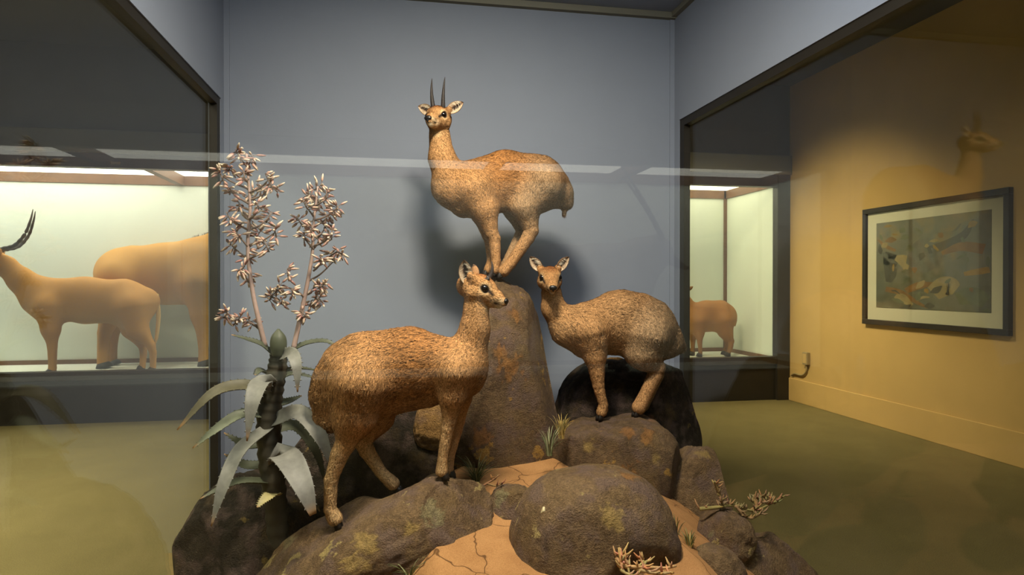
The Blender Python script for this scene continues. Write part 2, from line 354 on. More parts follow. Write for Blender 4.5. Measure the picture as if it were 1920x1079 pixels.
# ------------------------------------------------------------------ sculpting kit: signed distance fields meshed with surface nets
class Clay:
    def __init__(s): s.p = []; s.paint = []
    def cone(s, a, b, ra, rb, col=(.5, .3, .15), k=.03, ky=1., fur=.012, sub=False):
        s.p.append(dict(a=np.array(a, float), b=np.array(b, float), ra=ra, rb=rb, col=np.array(col, float), k=k, ky=ky, fur=fur, sub=sub)); return s
    def dist(s, q, P):
        sc = np.array((1, 1/q['ky'], 1), np.float32); a = (q['a']*sc).astype(np.float32); b = (q['b']*sc).astype(np.float32)
        ba = b-a; L = float(ba@ba)+1e-9
        pa = P*sc-a
        t = np.clip((pa@ba)/L, 0, 1)
        d = pa-t[..., None]*ba
        return np.sqrt((d*d).sum(-1))-(q['ra']+(q['rb']-q['ra'])*t)
    def mesh(s, h):
        lo = np.min([np.minimum(q['a'], q['b'])-max(q['ra'], q['rb']) for q in s.p], 0)-.03
        hi = np.max([np.maximum(q['a'], q['b'])+max(q['ra'], q['rb']) for q in s.p], 0)+.03
        n = np.ceil((hi-lo)/h).astype(int)+1
        G = np.full(n, .08, np.float32)
        ax = [(lo[i]+h*np.arange(n[i])).astype(np.float32) for i in range(3)]
        for q in s.p:
            r = max(q['ra'], q['rb'])+q['k']+.02
            i0 = np.maximum(0, np.floor((np.minimum(q['a'], q['b'])-r-lo)/h).astype(int)); i1 = np.minimum(n, np.ceil((np.maximum(q['a'], q['b'])+r-lo)/h).astype(int)+1)
            sl = tuple(slice(a, b) for a, b in zip(i0, i1))
            P = np.stack(np.meshgrid(*[ax[i][sl[i]] for i in range(3)], indexing='ij'), -1)
            d = s.dist(q, P); g = G[sl]; k = q['k']
            if q['sub']:
                hh = np.maximum(k-np.abs(g+d), 0)/k; G[sl] = np.maximum(g, -d)+hh*hh*k/4
            else:
                hh = np.maximum(k-np.abs(g-d), 0)/k; G[sl] = np.minimum(g, d)-hh*hh*k/4
        ins = G < 0
        nx, ny, nz = n
        cnt = np.zeros((nx-1, ny-1, nz-1), np.int8); acc = np.zeros((nx-1, ny-1, nz-1, 3), np.float32)
        corners = [(i, j, k) for i in (0, 1) for j in (0, 1) for k in (0, 1)]
        cs = lambda c: (slice(c[0], nx-1+c[0]), slice(c[1], ny-1+c[1]), slice(c[2], nz-1+c[2]))
        tot = sum(ins[cs(c)].astype(np.int8) for c in corners); act = (tot > 0) & (tot < 8)
        idx = np.argwhere(act); I = np.full(act.shape, -1, np.int64); I[act] = np.arange(len(idx))
        V = np.zeros((len(idx), 3), np.float64); w = np.zeros(len(idx))
        val = {c: G[idx[:, 0]+c[0], idx[:, 1]+c[1], idx[:, 2]+c[2]].astype(np.float64) for c in corners}
        for c in corners:
            for d in range(3):
                if c[d] == 0:
                    e = list(c); e[d] = 1; e = tuple(e); a, b = val[c], val[e]; mk = (a < 0) != (b < 0)
                    tt = np.where(mk, a/np.where(mk, a-b, 1), 0)
                    for x in range(3): V[:, x] += np.where(mk, c[x]+(tt if x == d else 0), 0)
                    w += mk
        V = (V/w[:, None]+idx)*h+lo
        quads = []
        for d in range(3):
            a = [slice(1, n[i]-1) for i in range(3)]; b = list(a); a[d] = slice(0, n[d]-1); b[d] = slice(1, n[d])
            A, B = ins[tuple(a)], ins[tuple(b)]; ed = np.argwhere(A != B); 
            off = np.array([1, 1, 1]); off[d] = 0; ed = ed+off
            A2 = ins[ed[:, 0], ed[:, 1], ed[:, 2]]
            u, v = (d+1) % 3, (d+2) % 3
            def g(du, dv):
                e = ed.copy(); e[:, u] -= du; e[:, v] -= dv; return I[e[:, 0], e[:, 1], e[:, 2]]
            Q = np.stack([g(1, 1), g(0, 1), g(0, 0), g(1, 0)], 1)
            Q[A2] = Q[A2][:, ::-1]; quads.append(Q)
        return V, np.vstack(quads)
    def shade(s, V, sharp=.012):
        add = [q for q in s.p if not q['sub']]
        D = np.stack([s.dist(q, V.astype(np.float32)) for q in add], 1)
        w = np.exp(-(D-D.min(1, keepdims=True))/sharp); w /= w.sum(1, keepdims=True)
        col = w@np.array([q['col'] for q in add])
        fl = w@np.array([(q['b']-q['a'])/max(1e-6, np.linalg.norm(q['b']-q['a'])) for q in add])
        fur = w@np.array([q['fur'] for q in add])
        for (c, c2, r, cc, soft, bare) in s.paint:
            c = np.array(c); c2 = np.array(c2); ba = c2-c; L = ba@ba+1e-9
            t = np.clip(((V-c)@ba)/L, 0, 1); d = np.linalg.norm(V-c-t[:, None]*ba, axis=1)
            a = np.clip((r-d)/soft+.5, 0, 1)[:, None]
            col = col*(1-a)+np.array(cc)*a
            if bare: fur = fur*(1-a[:, 0])
        return col, fl, fur
def sculpt(cl, name, parent, h, mat='coat', blades=0, sharp=.02, bw=.0012):
    V, Q = cl.mesh(h)
    col, fl, fur = cl.shade(V, sharp)
    nv = len(V); verts = V; faces = Q.tolist()
    # normals
    e1 = V[Q[:, 2]]-V[Q[:, 0]]; e2 = V[Q[:, 3]]-V[Q[:, 1]]; fn = np.cross(e1, e2); N = np.zeros_like(V)
    for k in range(4): np.add.at(N, Q[:, k], fn)
    N /= np.linalg.norm(N, axis=1, keepdims=True)+1e-9
    if blades:                      # brushed relief that follows the lie of the coat
        fn_ = fl/(np.linalg.norm(fl, axis=1, keepdims=True)+1e-9); A = V-fn_*((V*fn_).sum(1, keepdims=True)*.8)
        r1 = np.array([noise.noise(Vector(p)*95) for p in A]); r2 = np.array([noise.noise(Vector(p)*210+Vector((3, 5, 7))) for p in A]); r3 = np.array([noise.noise(Vector(p)*16) for p in V])
        wt = np.clip(fur/.018, .12, 1.3)
        V = V+N*((r1*.0042+r2*.002+r3*.003)*wt)[:, None]
        col = np.clip(col*(1+(r1*.3+r2*.3)*np.clip(wt, .3, 1)+r3*.16)[:, None], 0, 1); verts = V
    if blades:
        i = RNG.integers(0, nv, blades); i = i[fur[i] > .002]; n = len(i)
        p = V[i]+RNG.normal(0, h*.5, (n, 3)); nn = N[i]; p = p-nn*((p-V[i])*nn).sum(1, keepdims=True)-nn*.0015
        f = fl[i]+RNG.normal(0, .22, (n, 3)); f -= nn*(f*nn).sum(1, keepdims=True); f /= np.linalg.norm(f, axis=1, keepdims=True)+1e-9
        d = f+nn*RNG.uniform(.08, .36, (n, 1)); d /= np.linalg.norm(d, axis=1, keepdims=True)
        s_ = np.cross(nn, f); L = fur[i]*RNG.uniform(.7, 1.7, n)
        wv = bw*RNG.uniform(.7, 1.4, (n, 1))
        tri = np.stack([p-s_*wv, p+s_*wv, p+d*L[:, None]], 1).reshape(-1, 3)
        bc = col[i]*RNG.choice([.45, .75, 1.0, 1.25, 1.6], n, p=[.18, .22, .26, .22, .12])[:, None]
        verts = np.vstack([V, tri]); faces += (np.arange(3*n).reshape(-1, 3)+nv).tolist()
        col = np.vstack([col, np.repeat(np.clip(bc, 0, 1), 3, 0)])
    me = bpy.data.meshes.new(name); me.from_pydata(verts.tolist(), [], faces); me.materials.append(M[mat])
    at = me.color_attributes.new('pigment', 'FLOAT_COLOR', 'POINT')
    at.data.foreach_set('color', np.hstack([col, np.ones((len(col), 1))]).astype(np.float32).ravel())
    me.polygons.foreach_set('use_smooth', [True]*len(me.polygons)); me.update()
    o = bpy.data.objects.new(name, me); C.objects.link(o)
    if parent: o.parent = parent; o.matrix_parent_inverse = Matrix.Translation(-parent.location)
    return o
def ball(q, c, r, n=10, frame=None, mi=0, col=None):   # ellipsoid into an MB
    c = Vector(c); fr = frame or (Vector((1, 0, 0)), Vector((0, 1, 0)), Vector((0, 0, 1))); r = r if isinstance(r, tuple) else (r, r, r)
    vs = []; fs = []
    for i in range(1, n):
        for k in range(2*n):
            th = PI*i/n; ph = PI*k/n
            vs.append(c+fr[0]*(r[0]*math.sin(th)*math.cos(ph))+fr[1]*(r[1]*math.sin(th)*math.sin(ph))+fr[2]*(r[2]*math.cos(th)))
    for i in range(n-2):
        for k in range(2*n): fs.append((i*2*n+k, (i+1)*2*n+k, (i+1)*2*n+(k+1) % (2*n), i*2*n+(k+1) % (2*n)))
    t = len(vs); vs += [c+fr[2]*r[2], c-fr[2]*r[2]]
    for k in range(2*n): fs += [(t, k, (k+1) % (2*n)), (t+1, (n-2)*2*n+(k+1) % (2*n), (n-2)*2*n+k)]
    q.add(vs, fs, col, mi)

# coat colours (linear)
def L3(r, g, b): return lin(r, g, b)[:3]
RUF = L3(160, 108, 58); TAN = L3(182, 137, 90); PALE = L3(204, 168, 120); GREYT = L3(156, 128, 96); DARK = L3(88, 60, 40); WHITE = L3(232, 214, 184)

class Head:
    def __init__(s, o, fwd, roll=0, sc=1.):
        f = Vector(fwd).normalized(); side = Vector((0, 0, 1)).cross(f).normalized(); up = f.cross(side)
        if roll:
            rm = Matrix.Rotation(roll, 3, f); side = rm@side; up = rm@up
        s.o = Vector(o); s.f, s.s, s.u, s.sc = f, side, up, sc
    def __call__(s, x, y, z): return s.o+(s.f*x+s.s*y+s.u*z)*s.sc
    def d(s, x, y, z): return (s.f*x+s.s*y+s.u*z).normalized()
def klip_head(cl, H):
    k = H.sc
    def c(a, b, ra, rb, col, kk=.018, fur=.006): cl.cone(H(*a), H(*b), ra*k, rb*k, col, kk*k, 1., fur*k)
    c((.02, 0, .004), (-.035, 0, .0), .046, .046, RUF)
    c((.035, 0, .002), (.01, 0, .022), .036, .032, RUF)
    c((.085, 0, -.016), (.03, 0, .0), .0245, .04, L3(194, 146, 94))
    c((.114, 0, -.029), (.085, 0, -.018), .0165, .022, TAN, .014, .003)
    c((.1, 0, -.046), (.0, 0, -.036), .0125, .032, PALE, .014, .004)
    for sg in (-1, 1):
        c((.055, sg*.014, -.026), (.0, sg*.024, -.02), .022, .034, L3(200, 156, 106))
        c((.036, sg*.031, .022), (.012, sg*.036, .024), .0125, .014, RUF, .014)
        c((.05, sg*.03, -.012), (.03, sg*.036, -.016), .009, .011, PALE, .012, .003)
        c((-.015, sg*.035, .03), (-.025, sg*.042, .042), .02, .016, TAN, .014)
        cl.cone(H(.046, sg*.05, .006), H(.05, sg*.048, .005), .012*k, .010*k, RUF, .008*k, sub=True)
        cl.paint.append((H(.042, sg*.043, .004), H(.04, sg*.043, .006), (.0235)*k, L3(208, 174, 128), .012*k, True))
        cl.paint.append((H(.05, sg*.038, .003), H(.07, sg*.027, -.011), .0088*k, L3(40, 28, 22), .006*k, True))
        cl.paint.append((H(.04, sg*.043, .005), H(.036, sg*.044, .008), (.0165)*k, L3(34, 24, 18), .005*k, True))
        cl.paint.append((H(.119, sg*.002, -.0415), H(.088, sg*.021, -.041), .0062*k, L3(30, 20, 18), .005*k, True))
    cl.paint.insert(0, (H(.03, 0, .045), H(-.03, 0, .055), .026*k, L3(140, 86, 44), .03*k, False))
    cl.paint.insert(0, (H(.1, 0, -.012), H(.06, 0, .012), .012*k, L3(150, 100, 58), .016*k, False))
    for sg in (-1, 1): cl.paint.insert(0, (H(.106, sg*.014, -.032), H(.08, sg*.02, -.036), .014*k, L3(216, 186, 146), .014*k, False))
    cl.paint.append((H(.1, 0, -.06), H(.03, 0, -.075), .022*k, PALE, .016*k, False))
    cl.paint.append((H(.11, .0, -.05), H(.1, 0, -.055), .012*k, WHITE, .01*k, False))
def klip_parts(root, H, ears, horns=None, horn_d=None, hx=.006):
    k = H.sc
    for sg in (-1, 1):
        q = MB(); ball(q, H(.037, sg*.0385, .0065), .0152*k, 12, (H.f, H.s, H.u)); q.build('eye', 'eye', root, True)
    q = MB(); ball(q, H(.1245, 0, -.0235), (.0105*k, .0185*k, .0125*k), 10, (H.f, H.s, H.u))
    ball(q, H(.1275, 0, -.033), (.005*k, .006*k, .008*k), 8, (H.f, H.s, H.u)); q.build('nose', 'nose', root, True)
    for sg in (-1, 1):
        dx, dy, dz, ln, fx, fy, fz, bx, by, bz = ears[0 if sg < 0 else 1] if isinstance(ears, list) else ears+(-.018, .04, .034)
        b = H(bx, sg*by, bz); d = H.d(dx, sg*dy, dz); face = H.d(fx, sg*fy, fz); face = (face-d*face.dot(d)).normalized(); sd = d.cross(face).normalized()
        ln *= k; nt, ns = 14, 12; vs = []; cs = []; vo_ = []
        for i in range(nt+1):
            t = i/nt; w = ln*.31*(math.sin(PI*min(1, (t*.86+.14)))**.75)*(1 if t < .98 else .35)
            for j in range(ns+1):
                u = j/ns*2-1; cup = ln*.2*(u*u)*(1-t*.75)-ln*.1*(1-t)+.03*ln*t*t
                p = b+d*(ln*t)+sd*(u*w)+face*(cup); vs.append(p)
                inner = L3(196, 172, 144) if abs(u) > .42 else L3(128, 100, 80)
                if (abs(u+.05*math.sin(t*9)) < .3 and .2 < t < .8): inner = L3(50, 38, 32)
                if abs(u) > .9 or t > .93: inner = L3(92, 66, 46)
                cs.append(inner)
        n1 = len(vs)
        back = [v-face*(.005*k) for v in vs]; bc = [L3(150, 112, 76) if i//(ns+1) < nt-2 else L3(80, 58, 42) for i in range(n1)]
        fs = []; idx = lambda i, j: i*(ns+1)+j
        for i in range(nt):
            for j in range(ns):
                fs.append((idx(i, j), idx(i, j+1), idx(i+1, j+1), idx(i+1, j))); fs.append(tuple(n1+x for x in (idx(i+1, j), idx(i+1, j+1), idx(i, j+1), idx(i, j))))
            for j in (0, ns):
                a, c2 = idx(i, j), idx(i+1, j); fs.append((a, c2, n1+c2, n1+a) if j == 0 else (c2, a, n1+a, n1+c2))
        fs.append(None); fs.pop()
        for j in range(ns): fs.append((idx(nt, j), idx(nt, j+1), n1+idx(nt, j+1), n1+idx(nt, j)))
        q = MB(); q.add(vs+back, fs, cs+bc)
        # whitish hair tufts inside the rim
        for _ in range(46):
            t = random.uniform(.1, .8); u = random.choice((-1, 1))*random.uniform(.45, .95); w = ln*.31*(math.sin(PI*min(1, t*.86+.14))**.75)
            p = b+d*(ln*t)+sd*(u*w)+face*(ln*.2*u*u*(1-t*.75)-ln*.1*(1-t)+.03*ln*t*t)
            e = p+face*(.006*k)+(-sd*(1 if u > 0 else -1))*(.016*k)*random.uniform(.5, 1.2)+d*.008*k; s2 = d*(.0009*k)
            q.add([p-s2, p+s2, e], [(0, 1, 2)], L3(236, 222, 198))
        q.build('ear', 'coat', root, True)
        if horns:
            horn = horns[0 if sg < 0 else 1] if isinstance(horns, tuple) else horns
            hb = H(hx, sg*.024, .036); hd = horn_d(H, sg); n = 26; pts = []; rs = []
            for i in range(n+1):
                t = i/n; cv = math.sin(t*PI)*.012*k
                pts.append(hb+hd*(horn*k*t)+H.f*cv*.8+H.s*(sg*cv*.1))
                r = .0108*k*(1-t)**.72+.0008
                if t < .5: r *= 1+.1*math.sin(t*80)
                rs.append(r)
            q = MB(); q.tube(pts, rs, 12); q.build('horn', 'horn_black', root, True)
def hoof(root, p, fwd, s=1.):       # p: ground point under the foot
    f = Vector(fwd).normalized(); sd = Vector((0, 0, 1)).cross(f).normalized(); up = Vector((0, 0, 1)); q = MB()
    for g in (-1, 1):
        prof = [(0, .011, .0085), (.012, .012, .0085), (.026, .0095, .0075), (.034, .006, .005)]
        vs = []; n = 10
        for (z, a, b) in prof:
            for kx in range(n):
                th = 2*PI*kx/n; off = (.034-z)*.22
                vs.append(Vector(p)+up*(z*s)+f*((math.cos(th)*a*1.15+off)*s)+sd*((g*.0085+math.sin(th)*b)*s))
        fs = [(i*n+kx, i*n+(kx+1) % n, (i+1)*n+(kx+1) % n, (i+1)*n+kx) for i in range(3) for kx in range(n)]+[tuple(range(n-1, -1, -1)), tuple(3*n+i for i in range(n))]
        q.add(vs, fs)
    return q.build('hoof', 'hoof_black', root, True)
def limb(cl, Y, pts, s, col, k=.02, fur=.006, ky=1., lo=None):
    P = [(W(x, y, Y+(d[0] if d else 0)), r*s) for x, y, r, *d in pts]
    for i in range(len(P)-1):
        cc = col if not (lo and i >= 2) else lo
        cl.cone(P[i][0], P[i+1][0], P[i][1]*(.9 if i == 0 else 1), P[i+1][1], cc, (.05 if i == 0 else .02 if i == 1 else .005), ky, fur if i < 1 else fur*.5)
    return P[-1][0]

FEET = []
# ---- ram on the pinnacle
def ram_top():
    Y = 3.14; s = S(930, Y)
    root = thing('klipspringer', 'horned klipspringer balancing with bunched hooves on top of the tall boulder', 'antelope', W(936, 524, Y), 'mounted klipspringers')
    cl = Clay(); T = lambda x, y, dy=0: W(x, y, Y+dy)
    c = lambda a, b, ra, rb, col, k=.022, ky=.78, fur=.016: cl.cone(T(*a), T(*b), ra*s, rb*s, col, k, ky, fur)
    c((880, 350), (948, 336), 47, 52, RUF); c((948, 336), (1008, 345), 52, 54, RUF); c((1008, 345), (1045, 362), 52, 30, GREYT)
    c((848, 352), (880, 360), 34, 44, TAN, .035, .85); c((838, 350), (868, 385), 24, 22, GREYT, .03, .8)
    c((900, 384), (960, 372), 22, 22, PALE, .03, .9)
    c((824, 252), (829, 298), 19, 23, TAN, .02, .95, .01); c((829, 298), (850, 350), 23, 38, TAN, .03, .9)
    c((1040, 350), (1062, 380), 28, 13, GREYT, .03, .8, .022)
    c((1061, 372), (1057, 403), 7, 3, DARK, .012, 1, .012)
    near, far = -.062, .06
    limb(cl, Y+near, [(892, 352, 36), (908, 392, 25), (921, 436, 12.5), (927, 448, 11), (930, 490, 8.2), (927, 506, 9)], s, TAN, .022, .012)
    limb(cl, Y+far, [(895, 365, 30), (902, 400, 18), (914, 440, 11), (918, 450, 10), (921, 490, 7.5, -.03), (916, 506, 8.5, -.035)], s, TAN, .02)
    limb(cl, Y+near, [(1015, 350, 44), (985, 388, 27), (996, 432, 13.5), (990, 446, 12), (958, 494, 9.5), (944, 509, 10.5)], s, GREYT, .022, .014, 1., TAN)
    limb(cl, Y+far, [(1005, 355, 38), (968, 392, 24), (980, 432, 12.5), (975, 444, 11), (950, 494, 9, -.02), (938, 507, 9.5, -.03)], s, GREYT, .022)
    cl.cone(T(988, 331, -.172), T(967, 384, -.17), .017, .014, RUF, .02, sub=True); cl.cone(T(905, 372, -.165), T(935, 378, -.165), .012, .012, RUF, .02, sub=True)
    cl.paint.append((T(988, 331, -.15), T(968, 378, -.15), .012, DARK, .02, False))  # shade of the carved haunch crease painted into the coat
    H = Head(T(823, 222, -.02), (-.46, -.88, -.04)); klip_head(cl, H)
    sculpt(cl, 'body', root, .0036, 'coat', 100000, .03)
    e = (-.1, .85, .42, .085, .95, .35, 0)
    klip_parts(root, H, e, .155, lambda H, sg: H.d(-.05, sg*.06, 1))
    for (x, y, dy) in ((925, 520, near), (911, 520, far-.035), (938, 523, near), (931, 521, far-.03)):
        p = W(x, y, Y+dy); hoof(root, p-Vector((0, 0, .0)), (-1, -.25, 0), 1.05); FEET.append(p)
ram_top()
# ---- antelope in front on the left
def front_left():
    Y = 2.5; s = S(760, Y)
    root = thing('klipspringer', 'short-horned klipspringer standing on the front left boulder, head turned right', 'antelope', W(740, 950, Y), 'mounted klipspringers')
    cl = Clay(); T = lambda x, y, dy=0: W(x, y, Y+dy)
    c = lambda a, b, ra, rb, col, k=.022, ky=.74, fur=.02: cl.cone(T(*a), T(*b), ra*s, rb*s, col, k, ky, fur)
    c((850, 690), (765, 686), 54, 70, RUF); c((765, 686), (690, 700), 70, 76, RUF); c((690, 700), (645, 722), 74, 56, TAN)
    c((655, 700), (615, 745), 58, 32, TAN, .035, .8, .024); c((640, 745), (625, 785), 42, 26, GREYT, .03, .8, .026)
    c((606, 745), (598, 785), 17, 10, TAN, .02, 1, .024)
    c((872, 690), (850, 700), 38, 50, TAN, .035, .8); c((880, 715), (850, 735), 26, 24, TAN, .03, .85)
    c((800, 735), (720, 745), 30, 34, GREYT, .03, .85)
    c((893, 572), (890, 620), 24, 26, TAN, .02, .9, .01); c((890, 620), (872, 678), 26, 42, TAN, .03, .85, .014)
    near, far = -.075, .07
    limb(cl, Y+near, [(852, 700, 40), (848, 742, 24), (842, 790, 12.5), (839, 803, 11.5), (830, 862, 8.5), (828, 884, 10.5)], s, TAN, .024, .014, 1., PALE)
    limb(cl, Y+far, [(866, 700, 34), (864, 745, 20), (860, 790, 12), (856, 806, 11), (844, 858, 8), (841, 882, 9.5)], s, TAN, .022)
    limb(cl, Y+near, [(672, 722, 62), (664, 782, 38), (648, 832, 17.5), (637, 852, 15.5), (621, 900, 11), (619, 955, 10.5), (627, 972, 13.5)], s, TAN, .026, .02, 1., PALE)
    limb(cl, Y+far, [(715, 720, 56), (702, 780, 36), (680, 828, 16), (688, 846, 14), (714, 886, 10.5), (736, 907, 12.5)], s, TAN, .026, .018, 1., PALE)
    cl.cone(T(770, 722, -.185), T(722, 738, -.19), .02, .02, GREYT, .03, sub=True); cl.cone(T(792, 690, -.165), T(800, 735, -.16), .014, .014, GREYT, .03, sub=True)
    H = Head(T(894, 540, -.0), (.93, -.3, -.24), 0, .98); klip_head(cl, H)
    sculpt(cl, 'body', root, .0034, 'coat', 140000, .03)
    klip_parts(root, H, [(-.3, .2, .9, .088, .15, .95, .1, -.036, .042, .014), (-.45, .2, .85, .06, .45, .9, .1, -.018, .04, .034)], (.02, .078), lambda H, sg: H.d(-.02, sg*.02, 1), .03)
    for (x, y, dy) in ((832, 900, near), (845, 897, far), (632, 992, near), (748, 930, far)):
        p = W(x, y, Y+dy); hoof(root, p, (1, -.25, 0), 1.05); FEET.append(p)
front_left()
# ---- female on the right
def ewe_right():
    Y = 3.05; s = S(1140, Y)
    root = thing('klipspringer', 'hornless klipspringer on the flat-topped boulder at right, facing the viewer', 'antelope', W(1160, 788, Y), 'mounted klipspringers')
    cl = Clay(); T = lambda x, y, dy=0: W(x, y, Y+dy)
    GB = L3(174, 138, 98)
    c = lambda a, b, ra, rb, col, k=.022, ky=.76, fur=.02: cl.cone(T(*a), T(*b), ra*s, rb*s, col, k, ky, fur)
    c((1105, 612), (1165, 602), 46, 55, TAN); c((1165, 602), (1215, 618), 55, 56, GB); c((1215, 618), (1248, 640), 54, 34, GREYT, .035, .8, .022)
    c((1150, 580), (1200, 583), 30, 32, RUF, .03, .7)
    c((1070, 612), (1105, 622), 36, 42, TAN, .035, .85); c((1060, 618), (1092, 645), 24, 24, PALE, .03, .85)
    c((1110, 640), (1170, 640), 24, 26, GB, .03, .85)
    c((1034, 550), (1038, 580), 18.5, 20, TAN, .016, .95, .01); c((1038, 580), (1066, 612), 20, 34, TAN, .03, .9)
    c((1245, 630), (1272, 650), 26, 13, GREYT, .025, .8, .026)
    near, far = -.06, .06
    limb(cl, Y+near, [(1108, 622, 36), (1116, 668, 19), (1122, 722, 10.5), (1124, 733, 9.5), (1131, 760, 8), (1128, 773, 9.5)], s, TAN, .022, .014)
    limb(cl, Y+far, [(1112, 625, 28), (1117, 668, 15), (1123, 722, 9.5), (1125, 733, 8.5), (1132, 756, 7), (1132, 768, 8.5)], s, TAN, .02)
    limb(cl, Y+near, [(1212, 632, 48), (1206, 662, 32), (1230, 690, 16), (1228, 704, 13.5), (1210, 742, 11.5), (1198, 764, 13)], s, GREYT, .022, .02, 1., TAN)
    limb(cl, Y+far, [(1220, 635, 42), (1212, 666, 28), (1234, 690, 14), (1232, 704, 12.5), (1216, 742, 10), (1206, 761, 11)], s, GREYT, .022)
    cl.cone(T(1168, 640, -.165), T(1186, 668, -.16), .018, .016, GREYT, .03, sub=True); cl.cone(T(1134, 632, -.15), T(1150, 655, -.145), .014, .014, GREYT, .03, sub=True)
    H = Head(T(1030.5, 521, -.03), (-.1, -.985, -.2)); klip_head(cl, H)
    sculpt(cl, 'body', root, .0036, 'coat', 105000, .03)
    klip_parts(root, H, (-.15, .62, .75, .082, .95, .35, 0))
    for (x, y, dy) in ((1126, 788, near), (1131, 783, far), (1193, 782, near), (1203, 776, far)):
        p = W(x, y, Y+dy); hoof(root, p, (-1, -.4, 0), 1.1); FEET.append(p)
ewe_right()

# ------------------------------------------------------------------ rocks and sand
def sand_h(x, y):
    z = .632+.14*(y-2.1)
    z -= max(0, x-1.0)*.6+max(0, .14-x)*.9
    z -= max(0, 1.78-y)*.9
    z -= max(0, min(1, (y-2.42)/.15))*max(0, .3-x)*1.0
    z += .02*noise.noise(Vector((x*3, y*3, 1)))+.006*noise.noise(Vector((x*14, y*14, 4)))
    return max(ZF+.012, z)
q = MB(); nx, ny = 110, 100; xs = np.linspace(XL+.015, XR-.015, nx); ys = np.linspace(YG+.05, DB-.02, ny)
vs = [(x, y, sand_h(x, y)) for y in ys for x in xs]
q.add(vs, [(j*nx+i, j*nx+i+1, (j+1)*nx+i+1, (j+1)*nx+i) for j in range(ny-1) for i in range(nx-1)])
# skirt so the mound is solid down to the case floor
ring = [i for i in range(nx)]+[j*nx+nx-1 for j in range(1, ny)]+[(ny-1)*nx+i for i in range(nx-2, -1, -1)]+[j*nx for j in range(ny-2, 0, -1)]
rv = [vs[i] for i in ring]+[(vs[i][0], vs[i][1], ZF+.002) for i in ring]; n_ = len(ring)
q.add(rv, [(i, n_+i, n_+(i+1) % n_, (i+1) % n_) for i in range(n_)])
tag(q.build('sand_mound', 'sand', None, True), 'cracked reddish sand mound filling the gaps between the boulders', 'sand')

LY, LO, LG = L3(172, 144, 84), L3(158, 108, 54), L3(140, 132, 96)
LICHEN = [(1146, 968, 26, LY), (1158, 985, 14, LY), (1175, 808, 15, LO), (1211, 822, 18, LO), (1104, 836, 12, LY), (1230, 862, 12, LY), (812, 962, 24, LG), (766, 992, 14, LY), (682, 1020, 26, LY), (664, 1058, 26, LY), (540, 1020, 20, LG),
    (955, 690, 26, LO), (968, 590, 12, LO), (940, 660, 14, LO), (1180, 892, 22, LO), (1320, 850, 14, LY), (935, 935, 16, LG), (1330, 1004, 10, LG), (905, 820, 20, LO), (1222, 790, 10, L3(160, 116, 84))]
def rock(label, x0, x1, y0, y1, Y, ry, mat, seed, tilt=0, pw=2.4, taper=0, amp=.07, lump=1.6, sub=6, yaw=0, name='boulder', group='exhibit boulders', cat='rock'):
    s = S((x0+x1)/2, Y); ctr = W((x0+x1)/2, (y0+y1)/2, Y); rx = (x1-x0)/2*s; rz = (y1-y0)/2*s
    bm = bmesh.new(); bmesh.ops.create_icosphere(bm, subdivisions=sub, radius=1)
    rd = random.Random(seed*5+1); facets = []
    for _ in range(9):
        fn = Vector((rd.gauss(0, 1), rd.gauss(0, 1)-.3, rd.gauss(0, .8))).normalized()
        if fn.z < .75: facets.append((fn, rd.uniform(.8, .95)))
    of = Vector((seed*7.3, seed*3.1, seed*1.7)); rm = Matrix.Rotation(tilt, 3, 'Y')@Matrix.Rotation(yaw, 3, 'Z')
    for v in bm.verts:
        d = v.co.normalized(); n = (abs(d.x)**pw+abs(d.y)**pw+abs(d.z)**pw)**(-1/pw)
        r = n*(1+amp*noise.fractal(d*lump+of, .9, 2, 3)+amp*.42*noise.fractal(d*5.5+of, .75, 2, 6))
        p = d*r
        for fn, fd in facets:
            e = p.dot(fn)-fd
            if e > -.06: p = p-fn*((e+.06)*.8*min(1, (e+.06)/.12))
        tp = 1-taper*(p.z+.2)*.5
        v.co = rm@Vector((p.x*rx*tp, p.y*ry*tp, p.z*rz))
    bm.normal_update(); bv = mathutils.bvhtree.BVHTree.FromBMesh(bm)
    for p in FEET:                  # seat the stone's top against the hooves that stand on it
        hit = bv.ray_cast(Vector((p.x, p.y, 4))-ctr, Vector((0, 0, -1)))
        if hit[0] is None: continue
        gap = p.z-.001-(hit[0].z+ctr.z)
        if abs(gap) > .09: continue
        for v in bm.verts:
            if v.normal.z > .05:
                r = math.hypot(v.co.x+ctr.x-p.x, v.co.y+ctr.y-p.y)
                if r < .15: t = 1-max(0, r-.02)/.13; v.co.z += gap*t*t*(3-2*t)
        bm.normal_update(); bv = mathutils.bvhtree.BVHTree.FromBMesh(bm)
    lic = np.zeros((len(bm.verts), 4), np.float32)
    for px, py, rpx, colr in LICHEN:
        e = W(px, py, Y); o0 = Vector((0, 0, CZ)); hit = bv.ray_cast(o0-ctr, (e-o0).normalized())
        if hit[0] is None: continue
        for i, v in enumerate(bm.verts):
            dd = (v.co-hit[0]).length
            if dd < rpx*s*1.8:
                a = min(1, max(0, (rpx*s*(.8+.7*noise.noise(v.co*26)+.6*noise.noise(v.co*80))-dd)/(.014)+.5))*.62
                if a > lic[i, 3]: lic[i] = (*colr, a)
    me = bpy.data.meshes.new(name); bm.to_mesh(me); bm.free(); me.materials.append(M[mat])
    me.color_attributes.new('lichen', 'FLOAT_COLOR', 'POINT').data.foreach_set('color', lic.ravel()); me.polygons.foreach_set('use_smooth', [True]*len(me.polygons))
    o = bpy.data.objects.new(name, me); C.objects.link(o); o.location = ctr
    return tag(o, label, cat, group)
rock('tall egg-shaped boulder in the middle with an antelope on its tip', 800, 1056, 522, 985, 3.14, .34, 'rock_ochre', 1, .03, 2.35, .42, .04)
